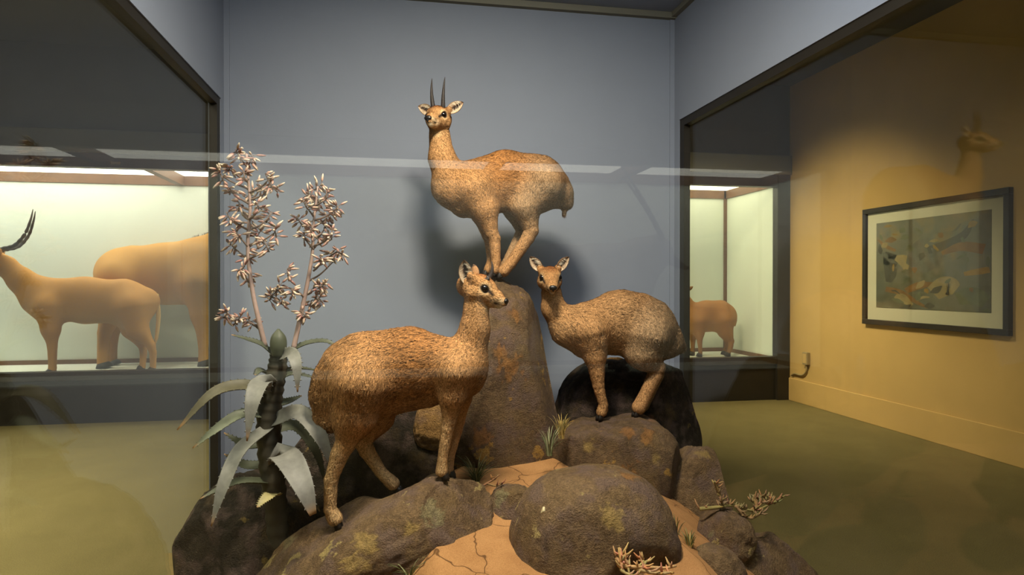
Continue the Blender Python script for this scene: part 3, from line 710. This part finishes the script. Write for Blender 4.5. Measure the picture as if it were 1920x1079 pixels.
rock('dark boulder in shadow behind the front left antelope', 515, 872, 712, 1080, 3.04, .35, 'rock_dark_shaded', 2, .1, 2.3, .25, .07)
rock('dark sloping boulder under the aloe at far left', 320, 640, 890, 1270, 2.86, .36, 'rock_dark_shaded', 3, -.1, 2.2, .3, .06)
rock('long low boulder at front left carrying the short-horned antelope', 455, 938, 946, 1140, 2.47, .25, 'rock_brown', 4, -.42, 2.9, .0, .05)
rock('small flat stone set in sand between the front boulders', 912, 1010, 912, 1012, 2.52, .12, 'rock_brown', 5, .1, 2.6, .2, .06)
rock('big rounded boulder at front centre with yellow lichen patch', 954, 1272, 878, 1140, 2.24, .27, 'rock_brown', 6, .02, 2.35, .16, .03)
rock('flat-topped boulder under the hornless antelope', 1004, 1282, 785, 1060, 3.0, .29, 'rock_ochre', 7, -.03, 4.2, .22, .04)
rock('dark rounded boulder in shadow behind the hornless antelope', 1035, 1326, 676, 960, 3.36, .22, 'rock_dark_shaded', 8, .05, 3.4, .1, .03)
rock('sloping grey boulder below the dark one at right', 1215, 1372, 835, 1100, 2.92, .24, 'rock_brown', 9, .2, 2.6, .4, .06)
rock('wedge boulder sloping down at right edge of the mound', 1262, 1548, 1000, 1230, 2.5, .28, 'rock_brown', 10, .72, 2.9, .1, .05)
rock('round brown boulder resting against the wedge boulder', 1306, 1410, 958, 1062, 2.42, .13, 'rock_brown', 12, .2, 2.4, .1, .06)
rock('pale rounded stone at bottom edge beside the front boulder', 1284, 1400, 1026, 1180, 2.13, .13, 'rock_brown', 11, 0, 2.3, .1, .05)
rock('tan stone between the legs of the front left antelope', 776, 850, 748, 846, 2.84, .08, 'rock_tan', 13, .2, 2.3, .1, .06)
rock('tan stone behind the legs of the hornless antelope', 1082, 1216, 672, 790, 3.42, .09, 'rock_tan', 14, -.3, 2.4, .2, .06)

# ------------------------------------------------------------------ aloe
def aloe():
    Y = 2.62; s = S(510, Y)
    root = thing('aloe_plant', 'grey-green aloe with long toothed leaves and two flowering stalks at left', 'plant', W(510, 905, Y))
    cl = Clay()
    q = MB(); P = spl([(524, 1040, 16), (518, 960, 18), (510, 880, 20), (504, 800, 20), (510, 740, 18), (520, 690, 16), (523, 655, 13)], 60)
    rs = [(r*(1+.22*((i*.33) % 1)))*s for i, (x, y, r) in enumerate(P)]
    q.tube([W(x, y, Y) for x, y, r in P], rs, 14, L3(58, 54, 44)); q.build('stem', 'leaf', root, True)
    GR, DG, TIP = L3(112, 112, 106), L3(68, 72, 56), L3(140, 104, 62)
    # each leaf: centre line (x, y, width, dY), colour, facing of the flat side
    leaves = [
        ([(518, 668, 16, 0), (492, 646, 13, -.04), (464, 636, 9, -.06), (434, 628, 2, -.08)], DG, (0, -.5, .8)),
        ([(530, 664, 16, 0), (575, 643, 13, -.03), (616, 641, 9, -.05), (640, 665, 2, -.05)], DG, (0, -.5, .8)),
        ([(522, 668, 18, -.02), (546, 662, 22, -.1), (556, 688, 18, -.15), (558, 736, 2, -.15)], GR, (.1, -1, .4)),
        ([(518, 700, 16, .02), (556, 690, 12, .04), (605, 696, 2, .06)], DG, (0, -.3, .9)),
        ([(518, 712, 18, 0), (550, 700, 13, 0), (603, 712, 2, .0)], DG, (0, -.4, .9)),
        ([(508, 735, 26, 0), (458, 722, 27, -.06), (398, 738, 22, -.1), (332, 807, 3, -.12)], L3(78, 74, 56), (0, -.6, .8)),
        ([(512, 724, 24, -.03), (490, 716, 34, -.16), (474, 752, 26, -.24), (463, 828, 2, -.26)], GR, (-.1, -1, .3)),
        ([(506, 778, 24, 0), (454, 776, 23, -.06), (404, 806, 18, -.1), (361, 841, 3, -.1)], L3(98, 104, 86), (0, -.6, .8)),
        ([(504, 800, 24, -.03), (452, 842, 28, -.16), (420, 908, 24, -.24), (396, 988, 2, -.26)], GR, (-.4, -1, .3)),
        ([(508, 790, 24, -.02), (560, 774, 32, -.1), (600, 818, 26, -.16), (626, 884, 2, -.18)], GR, (.3, -.9, .6)),
        ([(522, 868, 40, -.02), (527, 851, 46, -.1), (546, 868, 46, -.2), (570, 916, 33, -.27), (587, 966, 12, -.28)], L3(116, 115, 110), (.3, -1, .55)),
        ([(502, 902, 22, -.02), (450, 902, 18, -.12), (412, 916, 12, -.16), (375, 936, 2, -.18)], DG, (0, -.5, .9)),
        ([(524, 926, 12, -.1), (508, 928, 18, -.2), (494, 938, 13, -.24), (482, 952, 3, -.26)], L3(150, 140, 96), (-.1, -.9, .5)),
        ([(510, 806, 20, .04), (556, 800, 22, .1), (594, 850, 16, .12), (610, 910, 2, .12)], DG, (.2, -.8, .6)),
        ([(506, 700, 18, .02), (488, 694, 14, -.03), (478, 704, 3, -.05)], DG, (0, -.6, .8)),
        ([(506, 830, 22, .04), (462, 834, 20, .08), (420, 812, 2, .1)], DG, (0, -.5, .9)),
        ([(508, 870, 24, .02), (462, 872, 20, .06), (420, 852, 2, .08)], DG, (0, -.5, .9)),
        ([(508, 760, 22, .02), (540, 752, 18, .06), (566, 742, 2, .1)], DG, (0, -.4, .9)),
        ([(510, 880, 26, .02), (560, 900, 24, .05), (600, 960, 2, .02)], DG, (.2, -.7, .7)),
    ]
    for pts, col, face in leaves:
        P = spl([(*W(x, y, Y+dy), w*s) for x, y, w, dy in pts], 26); face = Vector(face).normalized(); q = MB(); n = len(P); ns = 8
        vs = []; cs = []; teeth = []
        for i in range(n):
            a, b = Vector(P[max(i-1, 0)][:3]), Vector(P[min(i+1, n-1)][:3]); d = (b-a).normalized(); sd = d.cross(face).normalized(); nn = sd.cross(d).normalized()
            if nn.dot(face) < 0: nn = -nn
            c = Vector(P[i][:3]); hw = max(P[i][3]/2, .0008); t = i/(n-1)
            cc = tuple(np.array(col)*(1-max(0, (t-.9)/.1))+np.array(TIP)*max(0, (t-.9)/.1))
            for j in range(ns*2):
                th = PI*j/ns; u = math.cos(th); v = math.sin(th)
                off = nn*(u*u*hw*.32+(v*hw*(.12 if v > 0 else .36)))
                vs.append(c+sd*(u*hw)+off-nn*(hw*.2)); cs.append(cc)
            if i % 2 == 0 and .08 < t < .95:
                for g in (-1, 1):
                    e = c+sd*(g*hw)+nn*(hw*.12); teeth.append((e-d*.004, e+d*.004, e+sd*(g*.0055)+d*.003, e+nn*.0015))
        m2 = ns*2
        fs = [(i*m2+j, i*m2+(j+1) % m2, (i+1)*m2+(j+1) % m2, (i+1)*m2+j) for i in range(n-1) for j in range(m2)]+[tuple(range(m2-1, -1, -1)), tuple((n-1)*m2+j for j in range(m2))]
        q.add(vs, fs, cs)
        for tt in teeth: q.add(tt, [(0, 1, 2), (0, 3, 1), (1, 3, 2), (2, 3, 0)], tuple(min(1, x*1.15) for x in col))
        q.build('leaf', 'leaf', root, True)
    q = MB(); P = spl([(521, 668, 10), (522, 650, 15), (522, 632, 13), (522, 617, 2)], 16); q.tube([W(x, y, Y-.03) for x, y, r in P], [r*s for *_, r in P], 12, DG); q.build('leaf_bud', 'leaf', root, True)
    STK = L3(150, 128, 120); TW = L3(104, 84, 74)
    def stalk(pts, r0, r1, branches, clusters, name):
        q = MB(); P = spl([(*W(x, y, Y+dy),) for x, y, dy in pts], 40); st = None
        q.tube(P, list(np.linspace(r0, r1, 41)*s), 8, STK)
        for br in branches:
            B = spl([(*W(x, y, Y+dy),) for x, y, dy in br], 14); q.tube(B, list(np.linspace(2.2, 1., 15)*s), 6, TW)
        st = q.build(name, 'leaf', root, True)
        for (x, y, dy, n, ln, dx, dyy) in clusters:      # one raceme: short twig ringed by tubular florets
            q = MB(); c0 = W(x-dx*.6, y-dyy*.6, Y+dy); c1 = W(x+dx*.6, y+dyy*.6, Y+dy); q.tube([c0, (c0+c1)/2, c1], [1.4*s, 1.2*s, .8*s], 6, TW); ax = (c1-c0).normalized()
            for k in range(n):
                t = random.random(); b = c0.lerp(c1, t)
                d = Vector((random.gauss(0, 1), random.gauss(0, 1), random.gauss(0, 1))); d = (d-ax*d.dot(ax)*.6).normalized(); d = (d+Vector((0, 0, -.35))*(1-t)+ax*.35*t).normalized()
                l = ln*s*random.uniform(.75, 1.15); ped = b+d*(l*.42); e = ped+(d+Vector((0, 0, -.15))).normalized()*l
                base = random.choice([L3(164, 128, 116), L3(176, 140, 124), L3(150, 112, 104), L3(186, 160, 140), L3(140, 96, 92)]); tip = random.choice([L3(196, 184, 162), L3(182, 172, 150), L3(120, 84, 78), L3(206, 196, 176)])
                q.tube([b, ped], [.6*s, .7*s], 5, TW)
                q.tube([ped, ped.lerp(e, .25), ped.lerp(e, .65), e], [1.0*s, 2.3*s, 2.1*s, .8*s], 6, [base, base, tuple((np.array(base)+np.array(tip))/2), tip])
            o = q.build('flower_cluster', 'leaf', None, True)
            o.parent = st; o.matrix_parent_inverse = Matrix.Identity(4)
    bp = lambda x, y, x2, y2, dy: [(x, y, 0), ((x+x2)/2+2, (y+y2)/2+3, dy*.6), (x2, y2, dy)]
    c1 = [(447, 292, -.02), (470, 300, .03), (430, 318, .02), (458, 330, -.05), (488, 352, .04), (432, 358, -.03), (468, 366, .06), (503, 338, -.03), (448, 388, .04), (486, 388, -.06), (512, 352, .0), (430, 408, -.05), (470, 412, .07), (504, 408, .03), (446, 440, -.02), (484, 440, .05), (516, 436, -.03), (436, 462, .03), (500, 462, -.05), (462, 478, .03), (452, 505, -.04), (468, 520, .03), (424, 590, -.06), (446, 600, -.03), (470, 604, 0), (415, 330, -.04)]
    br1 = [bp(466, y+24, x, y, dy) for x, y, dy in c1 if y < 530 and abs(x-466) > 12]+[[(487, 618, 0), (470, 606, -.02), (440, 600, -.04), (404, 592, -.06)]]
    stalk([(497, 650, -.02), (485, 600, -.02), (474, 549, -.01), (466, 490, 0), (465, 440, 0), (469, 389, 0), (465, 330, 0), (462, 288, 0)], 5, 2, br1,
          [(x, y, dy, random.randint(13, 18), 15, random.uniform(-14, 14), random.uniform(-20, -8)) for x, y, dy in c1], 'flower_stalk')
    c2 = [(596, 352, 0), (578, 366, .03), (612, 366, -.03), (572, 384, -.03), (600, 378, .05), (618, 402, .03), (630, 392, -.02), (612, 424, .04), (562, 416, .02), (584, 430, -.05), (598, 444, .03), (570, 446, -.03), (622, 440, -.04), (602, 486, -.04), (622, 480, .03), (634, 470, -.02), (540, 515, -.04), (520, 538, .02), (548, 548, -.04), (508, 560, .03), (528, 566, -.02), (592, 546, .03), (604, 536, -.03), (582, 570, .03), (570, 590, -.03), (600, 562, .0)]
    br2 = [bp(588, y+22, x, y, dy) for x, y, dy in c2 if y < 500 and abs(x-588) > 8]+[[(572, 560, 0), (556, 546, -.02), (530, 540, 0), (508, 556, .02)], [(577, 528, 0), (600, 515, .01), (624, 492, .02)], [(562, 610, 0), (580, 580, .01), (604, 540, 0)]]
    stalk([(550, 655, -.02), (560, 610, -.01), (573, 549, 0), (582, 500, 0), (586, 470, 0), (588, 420, 0), (596, 350, 0)], 5, 2, br2,
          [(x, y, dy, random.randint(12, 17), 15, random.uniform(-14, 14), random.uniform(-18, -6)) for x, y, dy in c2], 'flower_stalk')
aloe()

# ------------------------------------------------------------------ grass, twigs, leaf scraps
def on_sand(px, py):                # where the sight line through a photo point meets the sand
    for i in range(400):
        y = 1.6+i*.005; p = W(px, py, y)
        if p.z < sand_h(p.x, y): return y
    return 3.4
def tuft(label, px, py, Y, n, hpx, spread, cols, group=None, seed=0):
    rd = random.Random(seed); b = W(px, py, Y); s = S(px, Y); q = MB()
    for k in range(n):
        a = rd.uniform(0, 2*PI); L = hpx*s*rd.uniform(.5, 1.1); out = spread*rd.uniform(.3, 1)*hpx*s; o = b+Vector((math.cos(a), math.sin(a), 0))*(.012*rd.random())
        d = Vector((math.cos(a), math.sin(a), 0)); sd = Vector((-math.sin(a), math.cos(a), 0)); w = .0028*rd.uniform(.7, 1.3); vs = []; col = rd.choice(cols)
        for i in range(7):
            t = i/6; p = o+d*(out*t**1.6)+Vector((0, 0, L*(t-.28*t*t*t)))-Vector((0, 0, .01)); ww = w*(1-t)**.7+.0002
            vs += [p-sd*ww, p+d*ww*.5-Vector((0, 0, ww*.5)), p+sd*ww]
        fs = []
        for i in range(6):
            for j in range(3): fs.append((i*3+j, i*3+(j+1) % 3, (i+1)*3+(j+1) % 3, (i+1)*3+j))
        q.add(vs, fs, col)
    return tag(q.build('grass_tuft', 'leaf', None, True), label, 'grass', 'grass tufts on the mound')
G1 = [L3(92, 104, 58), L3(70, 84, 48), L3(128, 132, 84), L3(150, 140, 92)]; G2 = [L3(176, 150, 84), L3(150, 128, 70), L3(122, 116, 66), L3(196, 170, 108)]; G3 = [L3(140, 146, 108), L3(90, 104, 64), L3(168, 164, 128)]
tuft('green grass tuft in sand at foot of the tall boulder', 893, 903, on_sand(893, 903), 70, 66, .75, G1, seed=1)
tuft('dry straw-coloured grass tuft against side of the flat-topped boulder', 1053, 818, 2.8, 48, 56, .5, G2, seed=2)
tuft('green spiky grass tuft between tall boulder and flat-topped boulder', 1030, 850, 2.7, 30, 70, .5, G3, seed=3)
tuft('thin grass tuft right of the big front boulder', 1268, 1000, on_sand(1268, 1000), 16, 52, .5, G3+G2, seed=4)
tuft('yellowish grass tuft in sand below the wedge boulder', 1293, 1024, on_sand(1293, 1024), 30, 46, .4, G2+G1, seed=5)
tuft('sparse green sprig of grass at bottom edge of the photo', 768, 1080, 2.19, 16, 52, 1.0, G1+G3, seed=6)
def twig(label, paths, Y, r, col, knobs, cat='branch', name='dry_branch', seed=0):
    rd = random.Random(seed); q = MB(); s = S(paths[0][0][0], Y)
    for P in paths:
        B = spl([(*W(x, y, Y+dy),) for x, y, dy in P], 5*len(P)); n = len(B); rr = [r*s*(1-.55*i/(n-1))*rd.uniform(.85, 1.2) for i in range(n)]
        q.tube(B, rr, 7, tuple(c*rd.uniform(.8, 1.1) for c in col))
        for _ in range(knobs):
            i = rd.randrange(n); c = Vector(B[i]); d = Vector((rd.gauss(0, 1), rd.gauss(0, 1), abs(rd.gauss(0, 1)))).normalized(); L = r*s*rd.uniform(2.2, 5.5)
            q.tube([c, c+d*L*.6, c+d*L+Vector((0, 0, L*.2))], [r*s*.55, r*s*.5, r*s*.18], 5, tuple(c_*rd.uniform(.75, 1.2) for c_ in col))
    return tag(q.build(name, 'dry', None, True), label, cat)
twig('knobbly dry branch lying across rocks at right, over the carpet', [[(1340, 905, .0), (1350, 930, 0), (1356, 952, 0)], [(1312, 955, .02), (1345, 952, 0), (1378, 948, 0), (1410, 958, -.02), (1440, 948, 0), (1472, 930, .02)], [(1378, 948, 0), (1404, 972, -.03), (1430, 962, -.04)], [(1410, 940, .02), (1436, 930, .03), (1452, 945, .02)], [(1410, 958, -.02), (1425, 945, 0), (1445, 938, .03)]], 2.42, 3.4, L3(146, 118, 80), 22, seed=3)
twig('bleached knobbly dry branch lying in front of the big front boulder', [[(1155, 1046, 0), (1172, 1062, -.02), (1205, 1064, -.03), (1245, 1066, -.03), (1268, 1062, -.02)], [(1160, 1052, 0), (1168, 1072, -.03), (1190, 1082, -.05)], [(1172, 1062, -.02), (1166, 1040, .0)], [(1205, 1064, -.03), (1206, 1048, 0)], [(1190, 1066, -.02), (1230, 1076, -.05), (1262, 1074, -.05)]], 1.98, 4.6, L3(190, 150, 106), 12, seed=4)
twig('forked dry rusty twig at foot of the tall boulder', [[(905, 912, 0), (922, 902, 0), (938, 890, 0)], [(915, 908, 0), (930, 912, -.02), (940, 908, -.02)]], 2.55, 2.2, L3(140, 96, 66), 8, seed=5)
def scrap(label, px, py, Y, w, rot, col):
    c = W(px, py, Y); s = S(px, Y); q = MB(); n = 8; vs = []
    for i in range(n+1):
        t = i/n; hw = w*.28*math.sin(PI*t)**.8*s+.0004
        x = (t-.5)*w*s; z = .006*math.sin(PI*t)
        for j, (a, b) in enumerate(((-1, 0), (0, -.003), (1, 0), (0, .0)) ):
            vs.append(c+Vector((x*math.cos(rot), -.01*math.sin(t*4), x*math.sin(rot)))+Vector((-math.sin(rot)*a*hw*.6, a*hw, math.cos(rot)*a*hw*.6))+Vector((0, -.002 if j == 3 else 0, z+b)))
    q.add(vs, [(i*4+j, i*4+(j+1) % 4, (i+1)*4+(j+1) % 4, (i+1)*4+j) for i in range(n) for j in range(4)], col)
    return tag(q.build('dry_leaf', 'dry', None, True), label, 'leaf')
scrap('tiny curled pale dry leaf on the left shoulder of the big front boulder', 1018, 958, 2.05, 14, .9, L3(206, 190, 150))
scrap('tiny pale dry leaf on the small flat stone between front boulders', 984, 968, 2.4, 16, -.8, L3(190, 164, 116))

# ------------------------------------------------------------------ animals in the far cases
def deer(root, Y, torso, neck, head, hdir, legs, tail, cols, s, hsc, near, h=.011, horns=None, mane=None, feetw=9, ears=True, hl=1.0, hoofs=True, flip=None):
    A, B, Bel = cols
    Wp = (lambda x, y, yy: W(x, y, yy)) if flip is None else (lambda x, y, yy: Vector((W(x, y, yy).x, flip-yy, W(x, y, yy).z)))
    sg_ = 1 if flip is None else -1
    cl = Clay()
    for i in range(len(torso)-1):
        (xa, ya, ra), (xb, yb, rb) = torso[i], torso[i+1]; cl.cone(Wp(xa, ya, Y), Wp(xb, yb, Y), ra*s, rb*s, A, .08, .72)
        cl.cone(Wp(xa, ya+ra*.55, Y), Wp(xb, yb+rb*.55, Y), ra*s*.5, rb*s*.5, Bel, .06, .9)
    for i in range(len(neck)-1):
        (xa, ya, ra), (xb, yb, rb) = neck[i], neck[i+1]; cl.cone(Wp(xa, ya, Y), Wp(xb, yb, Y), ra*s, rb*s, A, .06, .75)
    ends = []
    for dy, pts in legs:
        P = [(Wp(x, y, Y+dy*near), r*s) for x, y, r in pts]
        for i in range(len(P)-1): cl.cone(P[i][0], P[i+1][0], P[i][1]*(.82 if i == 0 else .9), P[i+1][1]*.88, A if i < 2 else B, .14 if i == 0 else .05 if i == 1 else .012)
        ends.append(P[-1])
    H = Head(Wp(*head, Y), hdir, 0, hsc)
    for a, b, ra, rb in (((0, 0, 0), (-.03, 0, 0), .05, .045), ((.13, 0, -.045), (.0, 0, 0), .022, .045), ((.16*hl, 0, -.055), (.13, 0, -.045), .019, .022), ((.14, 0, -.07), (.0, 0, -.035), .014, .034)):
        cl.cone(H(*a), H(*b), ra*hsc, rb*hsc, A, .02*hsc)
    sculpt(cl, 'body', root, h, 'short_coat', 0, .05)
    q = MB()
    for g in (-1, 1):
        q = MB(); ball(q, H(.035, g*.042, .008), .012*hsc, 8, (H.f, H.s, H.u)); q.build('eye', 'eye', root, True)
        if ears:
            q = MB(); d = H.d(-.25, g*.8, .5); b = H(-.03, g*.035, .03)
            P = [b+d*(.1*hsc*t) for t in (0, .2, .5, .8, 1)]; q.tube(P, [.012*hsc, .022*hsc, .026*hsc, .016*hsc, .002], 8, [B]*5); q.build('ear', 'short_coat', root, True)
        if horns:
            q = MB(); P = spl([tuple(H(x, g*y, z)) for x, y, z in horns[0]], 50); rs = []
            for i in range(51):
                t = i/50; r = horns[1]*(1-t)**.6+.002
                if t < .75: r *= 1+.14*math.sin(i*1.6)
                rs.append(r)
            q.tube(P, rs, 10); q.build('horn', 'horn_ringed', root, True)
    q = MB(); ball(q, H(.172*hl, 0, -.05), (.01*hsc, .016*hsc, .013*hsc), 8, (H.f, H.s, H.u)); q.build('nose', 'nose', root, True)
    if tail:
        q = MB(); P = spl([tuple(Wp(x, y, Y)) for x, y, r in tail], 14); q.tube(P, [r*s for r in np.interp(np.linspace(0, 1, 15), np.linspace(0, 1, len(tail)), [t[2] for t in tail])], 8, Bel); q.build('tail', 'short_coat', root, True)
    if mane:
        q = MB()
        for _ in range(160):
            t = random.random(); i = min(int(t*(len(mane)-1)), len(mane)-2); f = t*(len(mane)-1)-i
            p = Wp(mane[i][0]*(1-f)+mane[i+1][0]*f, mane[i][1]*(1-f)+mane[i+1][1]*f+2, Y+random.uniform(-.012, .012)); e = p+Vector((random.uniform(-.03, .02), random.uniform(-.01, .01), random.uniform(.03, .065))); q.tube([p, e], [.006, .001], 4, L3(70, 50, 36))
        q.build('mane', 'short_coat', root, True)
    if hoofs:
        for p, r in ends:
            q = MB(); z0 = FL; f = Vector((hdir[0], 0, 0)).normalized()*.02
            q.tube([Vector((p.x, p.y, z0))+f, Vector((p.x, p.y, z0+.03))+f*.6, Vector((p.x, p.y, max(p.z, z0+.05)))], [r*1.35, r*1.25, r*.9], 10); q.build('hoof', 'hoof_black', root, True)
IA = (L3(186, 132, 62), L3(178, 128, 66), L3(206, 166, 106))
Y = 8.42; s = S(150, Y); fz = lambda px, Y: 532+(CZ-FL)/S(px, Y)      # image row of the case floor there
root = thing('impala', 'slender impala with ringed lyre horns, nearer antelope in the left lit case', 'antelope', Vector((W(170, 600, Y).x, Y, FL)), 'antelopes in the far cases')
deer(root, Y, [(82, 558, 36), (160, 562, 40), (235, 565, 39), (272, 566, 26)], [(72, 552, 34), (40, 526, 22), (12, 500, 17), (-4, 488, 15)], (-10, 486), (-.93, -.35, -.1),
     [(-1, [(90, 575, 28), (95, 618, 15), (97, 650, 8), (97, 690, 6), (97, fz(97, Y)-7, 6.5)]), (1, [(92, 575, 26), (98, 618, 13), (100, 650, 7.5), (100, 690, 6), (100, fz(100, Y)-7, 6)]),
      (-1, [(250, 575, 34), (258, 618, 19), (283, 648, 9), (287, 662, 7), (287, fz(287, Y)-7, 6)]), (1, [(242, 578, 32), (246, 618, 17), (268, 650, 8.5), (269, 664, 7), (267, fz(267, Y)-7, 6)])],
     [(292, 552, 5), (297, 590, 4), (294, 630, 3.5), (290, 645, 2)], IA, s, 1.35, .11, .011,
     ([(.0, .03, .045), (-.06, .06, .075), (-.16, .11, .1), (-.24, .12, .19), (-.29, .1, .31), (-.315, .09, .4)], .026))
Y = 8.95; s = S(290, Y); EA = (L3(194, 142, 68), L3(184, 134, 66), L3(206, 162, 96))
root = thing('large_antelope', 'big tan antelope standing behind the impala, rump to the left', 'antelope', Vector((W(290, 600, Y).x, Y, FL)), 'antelopes in the far cases')
deer(root, Y, [(222, 512, 40), (240, 514, 50), (310, 512, 54), (380, 508, 62), (408, 505, 58)], [(400, 495, 56), (440, 452, 38), (474, 410, 27)], (486, 398), (.9, -.3, -.3),
     [(-1, [(378, 530, 45), (380, 590, 22), (381, 632, 12), (381, 660, 9), (381, fz(381, Y)-8, 10)]), (1, [(392, 530, 42), (396, 590, 20), (398, 632, 11), (398, 660, 9), (398, fz(398, Y)-8, 10)]),
      (-1, [(222, 520, 42), (214, 575, 26), (196, 625, 13), (194, 650, 11), (193, fz(193, Y)-8, 11)]), (1, [(232, 525, 42), (228, 575, 24), (212, 625, 12), (210, 650, 10), (210, fz(210, Y)-8, 10)])],
     None, EA, s, 1.9, .15, .014, ([(0, .03, .045), (-.06, .045, .16), (-.1, .05, .3), (-.12, .06, .42)], .03), [(362, 449), (400, 440), (440, 415)])
Y = 8.75; s = S(1335, Y); RA = (L3(158, 106, 50), L3(130, 90, 46), L3(168, 124, 72))
root = thing('small_antelope', 'small brown antelope facing left in the narrow case by the yellow wall', 'antelope', Vector((W(1335, 640, Y).x, Y, FL)), 'antelopes in the far cases')
deer(root, Y, [(1298, 594, 24), (1325, 592, 26), (1352, 592, 26), (1362, 594, 19)], [(1296, 588, 20), (1286, 570, 12), (1282, 556, 9)], (1281, 550), (-.8, -.55, -.1),
     [(-1, [(1308, 604, 17), (1311, 625, 8), (1312, 642, 5), (1313, 655, 4), (1313, fz(1313, Y)-5, 4.5)]), (1, [(1299, 606, 16), (1299, 625, 8), (1299, 642, 5), (1299, 655, 4), (1299, fz(1299, Y)-5, 4.5)]),
      (-1, [(1358, 602, 20), (1362, 622, 11), (1371, 640, 6), (1370, 650, 5), (1366, fz(1366, Y)-5, 4.5)]), (1, [(1352, 604, 19), (1356, 622, 10), (1364, 640, 6), (1363, 650, 5), (1359, fz(1359, Y)-5, 4.5)])],
     [(1374, 584, 3), (1379, 600, 3), (1377, 612, 2)], RA, s, 1.1, .1, .009, ([(0, .02, .04), (-.03, .025, .1), (-.05, .03, .15)], .012))
# oryx in the case across the aisle (seen in the front glass as a reflection)
Y = 7.5; s = S(1150, Y); OA = (L3(150, 138, 124), L3(120, 108, 98), L3(90, 80, 72)); flip = 2*(YG-.02)
fo = lambda px: 532+(CZ-FL)/S(px, Y)
root = thing('oryx', 'straight-horned grey oryx reflected faintly in the front glass at right', 'antelope', Vector((W(1120, 560, Y).x, flip-Y, FL)))
deer(root, Y, [(960, 530, 62), (1040, 530, 68), (1120, 528, 68), (1170, 525, 60)], [(1165, 510, 56), (1200, 490, 44), (1228, 474, 34)], (1240, 466), (.86, .25, -.42),
     [(-1, [(1165, 545, 45), (1165, 600, 20), (1164, 640, 12), (1164, 670, 10), (1163, fo(1163)-8, 10)]), (1, [(1150, 545, 42), (1148, 600, 20), (1148, 640, 12), (1148, 670, 10), (1148, fo(1148)-8, 10)]),
      (-1, [(960, 545, 55), (950, 600, 26), (930, 640, 13), (932, 670, 10), (932, fo(932)-8, 10)]), (1, [(975, 545, 50), (968, 600, 26), (952, 640, 13), (954, 670, 10), (954, fo(954)-8, 10)])],
     [(895, 515, 8), (885, 570, 6), (886, 620, 14), (888, 650, 4)], OA, s, 1.75, .16, .014, ([(0, .025, .045), (-.2, .05, .2), (-.45, .1, .36), (-.62, .13, .46)], .024), None, 9, True, 1.25, True, flip)

# ------------------------------------------------------------------ light
def area(name, loc, to, size, size_y, col, e, spread=180):
    l = bpy.data.lights.new(name, 'AREA'); l.shape = 'RECTANGLE'; l.size = size; l.size_y = size_y; l.color = col; l.energy = e; l.spread = math.radians(spread)
    o = bpy.data.objects.new(name, l); C.objects.link(o); o.location = loc
    o.rotation_euler = (Vector(to)-Vector(loc)).to_track_quat('-Z', 'Y').to_euler(); return o
area('case_spotlight', (.24, 1.78, 3.1), (.38, 2.75, .8), .3, .22, (1, .86, .64), 58, 145)
area('case_tube_light', (.5, 1.45, 3.12), (.5, 2.2, .8), 1.9, .12, (.94, .97, 1), 32, 180)
area('room_light_left', (-3.2, 4.6, 4.1), (-3.2, 5.0, 0), 1.2, 1.2, (1, .9, .64), 150, 120)
area('room_light_aisle', (-2.6, 1.5, 4.1), (-2.6, 2.4, 0), 1.0, 1.0, (1, .9, .64), 100, 110)
area('room_light_wall', (2.4, 6.3, 4.1), (5.1, 7.2, .2), .6, .6, (1, .85, .54), 64, 80)
area('room_light_right', (3.0, 3.0, 4.1), (4.6, 4.4, 0), .8, .8, (1, .88, .6), 14, 90)
w = bpy.data.worlds.new('world'); bpy.context.scene.world = w; w.use_nodes = True
w.node_tree.nodes['Background'].inputs[0].default_value = (.8, .75, .6, 1); w.node_tree.nodes['Background'].inputs[1].default_value = .02
vs_ = bpy.context.scene.view_settings; vs_.view_transform = 'Standard'; vs_.look = 'None'; vs_.gamma = 1; vs_.use_curve_mapping = False; vs_.exposure = 0
